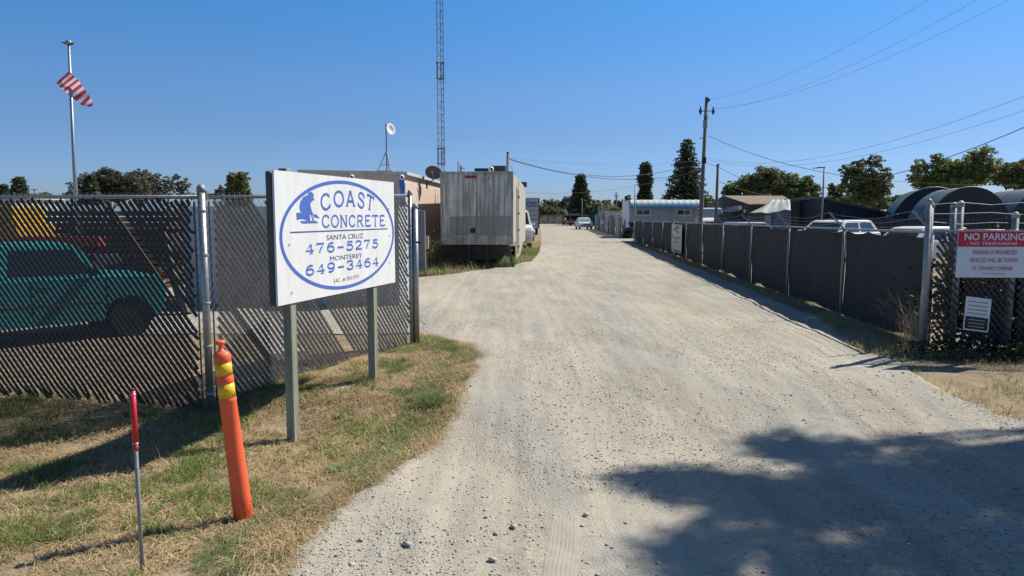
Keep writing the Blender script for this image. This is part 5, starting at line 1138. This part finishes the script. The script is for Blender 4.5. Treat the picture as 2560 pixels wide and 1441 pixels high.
broad('dark round tree just left of the twin conifers', 96, 555, [(552, 478, 16, 13), (540, 490, 16, 9)], 'leaf_euc', .4)
# middle
conifer('tall dense round-shouldered conifer above the red pickup', 138, 1452, 440, 528, 32, dense=1.9, whorls=26, leaf=.55, prof=lambda t: min(1, (1 - t) ** .75 * 1.05 + .04))
conifer('narrow ragged dark conifer left of the big open conifer', 105, 1614, 409, 505, 21, dense=2.0, whorls=26, leaf=.42, droop=.1, prof=lambda t: (.30 + .55 * abs(math.sin(t * 6.5 + 1.0))) * (1 if t < .85 else (1 - t) * 6 + .1))
conifer('biggest open branched redwood conifer behind the tallest utility pole', 88, 1718, 348, 512, 66, 'leaf_redwood', whorls=27, droop=.5, dense=.55, leaf=.34, trunk=.35, prof=lambda t: (1 - t) ** .72 * 1.0 + .03)
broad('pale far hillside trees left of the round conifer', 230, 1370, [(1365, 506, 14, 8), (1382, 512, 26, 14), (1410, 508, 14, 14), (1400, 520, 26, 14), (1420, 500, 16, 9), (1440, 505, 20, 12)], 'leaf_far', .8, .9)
broad('yellow green bank of trees beyond the far board fence', 185, 1385, [(1352, 522, 22, 14), (1378, 530, 30, 14), (1410, 534, 26, 10), (1355, 536, 20, 8)], 'leaf_yellow', .6, .9)
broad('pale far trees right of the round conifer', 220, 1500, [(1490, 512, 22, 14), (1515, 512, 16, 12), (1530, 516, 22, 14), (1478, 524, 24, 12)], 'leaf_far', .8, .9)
broad('dark clumped tree behind the far distant utility pole', 160, 1556, [(1548, 512, 14, 14), (1563, 514, 16, 14), (1570, 500, 10, 12)], 'leaf_conifer', .55)
broad('bright yellow green bush left of the awning building', 135, 1540, [(1536, 524, 14, 8), (1548, 530, 14, 7)], 'leaf_bright', .45)
broad('yellow shrubs low behind the green tin shed', 160, 1495, [(1480, 530, 20, 6), (1505, 529, 18, 6), (1430, 530, 20, 6)], 'leaf_yellow', .5)
def palm(label, Y, u, vt, s):
    top = at(u, vt, Y); r = empty('palm_tree', Vector((top.x, Y, 0)), 0, label, 'palm tree'); b = MB(); b.tube([Vector((top.x, Y, 0)), top], [.3, .22], 8); b.build('trunk', M['bark_pale'], r)
    for k in range(16):
        a_ = 6.283 * k / 16; e = Vector((math.cos(a_), math.sin(a_), 0)); el = rnd.uniform(.2, 1.0); pts_ = [top + e * s * t + up_ * (s * el * t - s * 1.0 * t * t) for t in (0, .3, .6, .85, 1.05)]; b = MB(); sd_ = Vector((-e.y, e.x, 0)) * s * .10
        b.add([p + sd_ * w - up_ * .15 * abs(w) * s for p, w0 in zip(pts_, (.3, 1, 1, .7, .05)) for w in (-w0, 0, w0)], [(3 * i + j, 3 * i + j + 1, 3 * i + j + 4, 3 * i + j + 3) for i in range(4) for j in range(2)]); b.build('frond', M['leaf_oak'], r)
broad('low scrubby trees filling the gap between the oak and the domes', 92, 2130, [(2075, 505, 30, 18), (2130, 505, 40, 20), (2200, 508, 40, 18), (2250, 500, 26, 14)], 'leaf_oak', .33)
palm('left palm tree between the round conifer and the awning building', 170, 1508, 510, 1.7); palm('right palm tree close to the distant utility pole', 175, 1519, 513, 1.5)
# pampas plumes
pg_ = empty('pampas_grass', gr(1465, 565.5) + Vector((0, 20, 0)), 0, 'pampas grass with pale plumes behind the red pickup', 'plant'); p = gr(1465, 565.5) + Vector((0, 20, 0))
for k in range(5): b = MB(); q = at(1450 + k * 5, 515 + 3 * (k % 2), p.y); b.tube([Vector((q.x, p.y, 0)), q - up_ * 1.3, q - up_ * .6, q], [.03, .05, .28, .05], 6); b.build('plume', M['stone_tan'], pg_)
# right
broad('wide spreading oak behind the sheds right of the utility pole', 96, 1925, [(1830, 475, 28, 22), (1868, 462, 30, 22), (1920, 442, 50, 24), (1905, 468, 60, 30), (1960, 458, 46, 26), (2005, 465, 36, 24), (1830, 492, 30, 14), (1980, 485, 60, 20), (2035, 480, 24, 16)], 'leaf_oak', .36, 1.0)
broad('yellow green bush at the foot of the tallest utility pole', 80, 1775, [(1770, 500, 12, 14), (1790, 505, 14, 8)], 'leaf_bright', .3)
broad('open rounded tree right of the street light', 82, 2160, [(2150, 412, 18, 18), (2190, 405, 22, 18), (2125, 430, 26, 22), (2170, 440, 34, 24), (2210, 440, 20, 24), (2120, 465, 26, 24), (2165, 470, 40, 26), (2205, 480, 28, 18), (2150, 445, 40, 30), (2190, 462, 36, 26), (2165, 495, 50, 18)], 'leaf_oak', .32, .75)
broad('reddish brown shrub tree between the oak and the open tree', 90, 2085, [(2090, 482, 22, 14), (2078, 470, 12, 12)], 'leaf_euc', .35)
broad('bright leafy sycamore behind the domes, tallest on the right', 74, 2400, [(2300, 415, 22, 16), (2345, 398, 20, 14), (2290, 440, 24, 20), (2345, 430, 40, 28), (2400, 425, 36, 28), (2455, 385, 32, 20), (2430, 412, 40, 26), (2480, 425, 34, 30), (2380, 455, 80, 22), (2320, 462, 44, 16), (2370, 415, 30, 20), (2430, 440, 44, 24)], 'leaf_bright', .27, .85)
broad('dense green tree at the right edge behind the domes', 70, 2540, [(2530, 425, 36, 22), (2570, 430, 40, 30), (2500, 448, 30, 18), (2560, 455, 60, 20)], 'leaf_oak', .28, 1.1)
# tree out of view on the right whose shade falls on the road
def shade_tree():
    b0 = Vector((13.6, 11.5, 0)); r = empty('tree', b0, 0, 'tree just outside the right edge whose shade dapples the road', 'tree'); tb = MB(); tb.tube([b0, b0 + Vector((.1, -.2, 4.5)), Vector((13.3, 11.2, 8.0))], [.3, .24, .2], 8)
    k = Vector((SUN_DIR.x, SUN_DIR.y, 0)) / math.tan(SUN_EL); pts = []
    polys = []
    def shp(P):  # picture outline -> ground points
        return [gr(u, v) for u, v in P]
    A_ = shp([(1560, 1205), (1650, 1180), (1800, 1190), (1900, 1225), (1990, 1215), (2100, 1195), (2050, 1165), (1900, 1125), (1885, 1108), (2000, 1100), (2160, 1115), (2300, 1112), (2450, 1135), (2700, 1170), (2900, 1250), (2900, 1700), (2250, 1700), (1980, 1441), (1900, 1330), (1780, 1262), (1650, 1235)])
    B_ = shp([(1590, 1370), (1660, 1340), (1780, 1330), (1830, 1360), (1850, 1441), (1850, 1560), (1600, 1560), (1660, 1441)])
    holes = [shp(P) for P in ([(2060, 1150), (2250, 1140), (2330, 1160), (2200, 1185)], [(2310, 1195), (2470, 1190), (2520, 1215), (2350, 1225)], [(1880, 1300), (2050, 1330), (2190, 1400), (2080, 1420), (1950, 1350)], [(2450, 1230), (2560, 1240), (2560, 1262), (2470, 1250)])]
    def inside(x, y, P):
        c = False; j = len(P) - 1
        for i in range(len(P)):
            if (P[i].y > y) != (P[j].y > y) and x < (P[j].x - P[i].x) * (y - P[i].y) / (P[j].y - P[i].y) + P[i].x: c = not c
            j = i
        return c
    n = 0; clumps = []
    while n < 30000:
        x = .3 + 7.5 * npr.rand(); y = 2.9 + 4.6 * npr.rand()
        if not (inside(x, y, A_) or inside(x, y, B_)): continue
        if any(inside(x, y, h) for h in holes) and npr.rand() > .12: continue
        if vnoise(x, y * 1.8, 1.5, 21) + .3 * npr.rand() < -.02: continue
        h = 9.0 + 4.0 * npr.rand() + .3 * x; p = np.array([x, y, -.22]) + np.array(k) * h + np.array([0, 0, h])
        p += npr.normal(size=3) * .13; 
        if p[2] < 2.4 + .305 * p[1] and abs(p[0]) < .74 * p[1]: continue
        pts.append(p); n += 1
        if n % 300 == 0: clumps.append(Vector(p))
    leaves('crown', np.array(pts), .10, M['leaf_oak'], r)
    for c in clumps[::3]: tb.tube([Vector((13.3, 11.2, 8.0)), Vector((13.3, 11.2, 8.0)).lerp(c, .5) + up_ * .3, c], [.06, .035, .01], 5)
    tb.build('trunk', M['bark'], r, smooth=True)
shade_tree()

# ------------------------------------------------------------------ grass, weeds
def blades(name, P, Hh, Wd, lean, m, label, cat='grass', parent=None):
    n = len(P); a = npr.rand(n) * 6.283; d = np.stack([np.cos(a), np.sin(a), np.zeros(n)], 1); s = np.stack([-d[:, 1], d[:, 0], np.zeros(n)], 1)
    w = (Wd * (.6 + .8 * npr.rand(n)))[:, None]; L = (lean * (.4 + 1.2 * npr.rand(n)))[:, None]; Hh = Hh[:, None]; up = np.array([0, 0, 1.0])[None]
    mid = P + d * Hh * L * .35 + up * Hh * .55; tip = P + d * Hh * L + up * Hh * np.clip(1 - .35 * L, .12, 1)
    V = np.stack([P - s * w, P + s * w, mid + s * w * .7, mid - s * w * .7, tip], 1).reshape(-1, 3); b = np.arange(n) * 5
    o = fast_mesh(name, V, [np.stack([b, b + 1, b + 2, b + 3], 1), np.stack([b + 3, b + 2, b + 4], 1)], M[m], parent)
    if parent is None: props(o, label, cat, kind='stuff')
    return o
def fence_y(x):   # fence line in front of which the verge lies
    if x < PA.x: return PL.y + (PA.y - PL.y) * (x - PL.x) / (PA.x - PL.x)
    return PA.y + (PB.y - PA.y) * (x - PA.x) / (PB.x - PA.x)
def verge(n, test, y0=3.5, y1=11.4):
    out = []; r = npr
    while len(out) < n:
        y = y0 + (y1 - y0) * r.rand(); x = -7.5 + 8.0 * r.rand()
        if x < -.78 * y - .3 or x > xL(y): continue
        if y > fence_y(x) + .15 and x < PB.x: continue
        if not test(x, y): continue
        out.append((x, y, g(y) + relief(x, y) - .004))
    return np.array(out)
edge = lambda x, y: xL(y) - x
P = verge(70000, lambda x, y: vnoise(x, y, 3.3, 31) + .5 * vnoise(x, y, 11, 37) + .45 * npr.rand() > .13)
blades('dry_grass', P, .025 + .075 * npr.rand(len(P)) ** 2, .0026, 2.3 + 0 * P[:, 0], 'straw', 'dry straw coloured grass matting the left verge')
P = verge(40000, lambda x, y: (.8 * vnoise(x, y, 1.7, 41) + .6 * vnoise(x, y, 6, 43) + .25 * npr.rand() + .22 * math.exp(-max(0, edge(x, y)) / .3) + (.25 if y > fence_y(x) - .5 and x < -2.3 else 0)) > .36)
blades('green_grass', P, .025 + .10 * npr.rand(len(P)) ** 2, .0023, 1.1 + 0 * P[:, 0], 'grass', 'green grass tufts growing through the dry left verge')
P = verge(13000, lambda x, y: edge(x, y) < .5 + .4 * vnoise(x, y, 3, 53) and vnoise(x, y, 2.2, 51) + .5 * vnoise(x, y, 9, 55) + .25 * npr.rand() > .12)
blades('edge_grass', P, .03 + .07 * npr.rand(len(P)), .0018, 1.2 + 0 * P[:, 0], 'grass_blue', 'bluish green grass along the edge of the gravel')
fr = []
while len(fr) < 9000:
    y = 3.5 + 7.6 * npr.rand(); x = xL(y) + .07 * npr.normal() - .03
    if vnoise(x, y, 5, 71) + .6 * npr.rand() < .12: continue
    fr.append((x, y, g(y) + relief(x, y) + .012))
P = np.array(fr); blades('straw_fringe', P, .03 + .07 * npr.rand(len(P)) ** 2, .0022, 2.4 + 0 * P[:, 0], 'straw', 'flattened straw lying over the edge of the gravel road')
P = verge(700, lambda x, y: True); blades('seed_stalks', P, .16 + .16 * npr.rand(len(P)), .0010, .5 + 0 * P[:, 0], 'straw', 'tall thin dry seed stalks standing in the verge')
# larger tussocks
def tuft(label, u, v, n, h, rad, m='grass', Y=None, cat='plant', nm='grass_tussock', ln=.9):
    p = gr(u, v); r = empty(nm, p, 0, label, cat); a = npr.rand(n) * 6.28; q = rad * npr.rand(n) ** .7; P = np.stack([q * np.cos(a), q * np.sin(a), 0 * a], 1)
    o = blades('blades', P, h * (.5 + .6 * npr.rand(n)), .0022 * max(1, p.y / 7), ln + 0 * a, m, None, parent=r); return r
tuft('tall green tussock at the foot of the left fence post', 560, 1075, 260, .26, .22)
tuft('bluish grass tussock at the road edge right of the second sign post', 1085, 1010, 420, .20, .20, 'grass_blue')
tuft('bright green tuft nearest the gravel beyond the sign', 1160, 893, 300, .09, .18)
tuft('small tuft at the tip of the verge near the fence end', 1125, 862, 200, .10, .14, 'weed')
tuft('grass clump in front of the sign shadow left of the orange post', 480, 1185, 260, .20, .22)
tuft('dense green clump at the lower left corner of the view', 60, 1340, 420, .16, .28)
tuft('small clump midway between the stake and the orange post', 470, 1250, 200, .11, .15)
tuft('green clump beside the shadow tip at the left', 110, 1200, 260, .16, .2)
tuft('leafy tuft by the gravel below the orange post', 610, 1400, 300, .09, .25, 'grass_blue')
def rosette(label, u, v, n, L_):
    p = gr(u, v); r = empty('broadleaf_weed', p, 0, label, 'plant')
    for k in range(n):
        a = 6.283 * k / n + rnd.random() * .4; e = Vector((math.cos(a), math.sin(a), 0)); sd_ = Vector((-e.y, e.x, 0)); l = L_ * rnd.uniform(.7, 1.2); w = l * .20; b = MB()
        prof_ = [(0, .3, 0), (.35, 1, .28), (.7, .8, .34), (1, .05, .20)]
        b.add([e * l * t + sd_ * w * q * wd + up_ * (l * h_ + .01 - .02 * abs(q) * 0) for t, wd, h_ in prof_ for q in (-1, 0, 1)], [(3 * i + j, 3 * i + j + 1, 3 * i + j + 4, 3 * i + j + 3) for i in range(3) for j in range(2)]); b.build('leaf', M['grass_blue'], r, world=False)
rosette('pale broadleaf weed between the two sign posts', 850, 1045, 7, .11); rosette('broad leafed weed near the bright leaves below the first sign post', 840, 1180, 9, .10)
rosette('low broadleaf weed left of the orange post in the dry grass', 400, 1270, 8, .09); rosette('broadleaf weed at the road edge right of the first sign post', 960, 1110, 8, .08)
# right side verge and the strip under the screened fence
out = []; out2 = []
while len(out) < 22000:
    y = 6.6 + 47 * npr.rand() ** 2.6; x = xR(y) - .1 + 1.3 * npr.rand() * (1 if y > 9.5 else 2.2)
    if y > 10.3 and x > fR(y).x + .35: continue
    if vnoise(x, y, 1.3, 61) + .4 * npr.rand() < .02: continue
    out.append((x, y, g(y) + relief(x, y)))
out = np.array(out); sc_ = 1 + out[:, 1] * .03
blades('fence_foot_grass', out, (.03 + .11 * npr.rand(len(out)) ** 2) * sc_, .002, 1.2 + 0 * out[:, 0], 'straw', 'dry grass strip at the foot of the right screened fence')
P = out[npr.rand(len(out)) < .5] + npr.normal(size=(int(1), 3)) * .02; P[:, 2] = [g(y) + relief(x, y) for x, y in P[:, :2]]
blades('fence_foot_green', P, (.03 + .11 * npr.rand(len(P)) ** 2), .002, 1.0 + 0 * P[:, 0], 'grass', 'green grass mixed into the strip below the right fence')
# trailer base grass
out = []
while len(out) < 14000:
    y = 22 + 30 * npr.rand() ** 1.5; x = xL(y) - 1.3 * npr.rand() ** 1.5 - .0
    if y < 26: x = xL(y) - (y - 21.8) * .9 * npr.rand() - .1 * npr.rand()
    if y < 22.1 and x < -3.2: continue
    out.append((x, y, relief(x, y)))
out = np.array(out); P = out[:8500]; blades('trailer_foot_grass', P, .08 + .22 * npr.rand(len(P)) ** 2, .005, .9 + 0 * P[:, 0], 'straw', 'dry yellow grass around the base of the weathered trailer')
P = out[8500:]; P = P[P[:, 1] < 40]; blades('trailer_foot_weeds', P, .1 + .45 * npr.rand(len(P)) ** 3, .007, .8 + 0 * P[:, 0], 'weed', 'green weeds growing along the trailer skirt')
tuft('spiky green plant under the front corner of the trailer', 1265, 668, 160, .7, .35, 'grass_blue', nm='spiky_plant', ln=1.3)
tuft('bushy weeds at the bottom of the trailer skirt', 1306, 640, 260, .55, .7, 'weed', nm='weeds', ln=.8)
def bush(label, c, rx, ry, rz, n, leaf, m, nm='shrub'):
    r = empty(nm, (c[0], c[1], 0), 0, label, 'shrub'); cl = npr.normal(size=(max(4, n // 60), 3)); cl /= np.linalg.norm(cl, axis=1)[:, None]; cl *= .85; i = npr.randint(len(cl), size=n)
    P = np.array(c) + (cl[i] + npr.normal(size=(n, 3)) * .22) * np.array([rx, ry, rz]); P[:, 2] = np.abs(P[:, 2]); leaves('foliage', P, leaf, M[m], r)
    tb = MB()
    for q in cl[:10]: tb.tube([Vector((c[0], c[1], 0)), Vector(np.array(c) + q * np.array([rx, ry, rz]) * .8)], [.02, .008], 4)
    tb.build('stems', M['bark'], r)
bush('overgrown weeds climbing beside the corrugated sheet', (at(1078, 640, 24.8).x, 24.8, .75), .28, .4, .55, 700, .06, 'leaf_yellow')
bush('vines coloured dark as deep shade, filling the space behind the right gate fence', (GE.x + .58, 10.05, .78), 1.25, .26, .80, 15000, .075, 'leaf_shaded')
bush('dark overgrowth low at the foot of the right gate posts', (GD.x + .3, 9.3, .12), 1.2, .22, .16, 1600, .05, 'leaf_shaded')
tuft('dry twiggy weeds against the left side of the tall gate post', 2285, 878, 130, 1.0, .18, 'straw', nm='dry_weeds', ln=.5)
# creeping twigs on the pink wall
vn = empty('dead_vine', Vector((at(1080, 540, 25.4).x, 25.4, 0)), 0, 'bare dead vine stems standing against the pink wall', 'plant')
for k in range(9):
    u = 1062 + 4.5 * k; b = MB(); p0_ = Vector((at(u, 640, 25.4).x, 25.4, .1)); p1_ = at(u + rnd.uniform(-14, 10), rnd.uniform(475, 560), 25.4); b.tube([p0_, p0_.lerp(p1_, .5) + Vector((rnd.uniform(-.1, .1), 0, 0)), p1_], [.014, .01, .004], 4); b.build('stem', M['bark'], vn)
# smooth tyre print pressed into the gravel
tp0, tp1 = gr(1395, 1470), gr(1415, 1290); d_ = (tp1 - tp0); d_.z = 0; L_ = d_.length; d_.normalize(); n_ = Vector((d_.y, -d_.x, 0)); vs = []; NX, NY = 40, 60
for j in range(NY + 1):
    for i in range(NX + 1):
        s, t = i / NX - .5, j / NY; p = tp0 + d_ * (t * L_ * (1 + .06 * math.sin(s * 9))) + n_ * (s * (.25 + .012 * math.sin(t * 5))); e = max(0, 1 - (abs(s) * 2) ** 6) * min(1, (1 - t) * 12)
        z = .022 + relief(p.x, p.y) - .012 * (1 - e) + e * (.006 - .0022 * (math.sin(s * 60 + 1.0 * math.sin(t * 9)) > .55)); vs.append((p.x, p.y, g(p.y) + z))
mk('packed_dust', (.35, .32, .265), .95, 0, .05, 8, .35, 90); W1 = NX + 1; ii, jj = np.meshgrid(np.arange(NX), np.arange(NY)); a_ = (jj * W1 + ii).ravel()
props(fast_mesh('tyre_track', np.array(vs), [np.stack([a_, a_ + 1, a_ + 1 + W1, a_ + W1], 1)], M['packed_dust'], smooth=True), kind='structure')
# a few single rocks in the road
for (u, v, s, lb) in ((1018, 1366, .030, 'pale rock left of the other rocks at the front of the road'), (1232, 1411, .034, 'largest grey rock near the bottom edge of the road'), (1284, 1327, .026, 'dark rock above the tyre print at the front'), (1240, 1343, .022, 'small round stone just left of the dark rock'), (1465, 1298, .026, 'grey stone right of the tyre print at the front'), (903, 1360, .020, 'dark small stone nearest the dry grass at the front')):
    p = gr(u, v); o = stones('rock', np.array([[0, 0, 0.0]]), np.array([s]), M['stone']); o.location = (p.x, p.y, p.z + .026 + relief(p.x, p.y)); props(o, lb, 'rock')
b = None
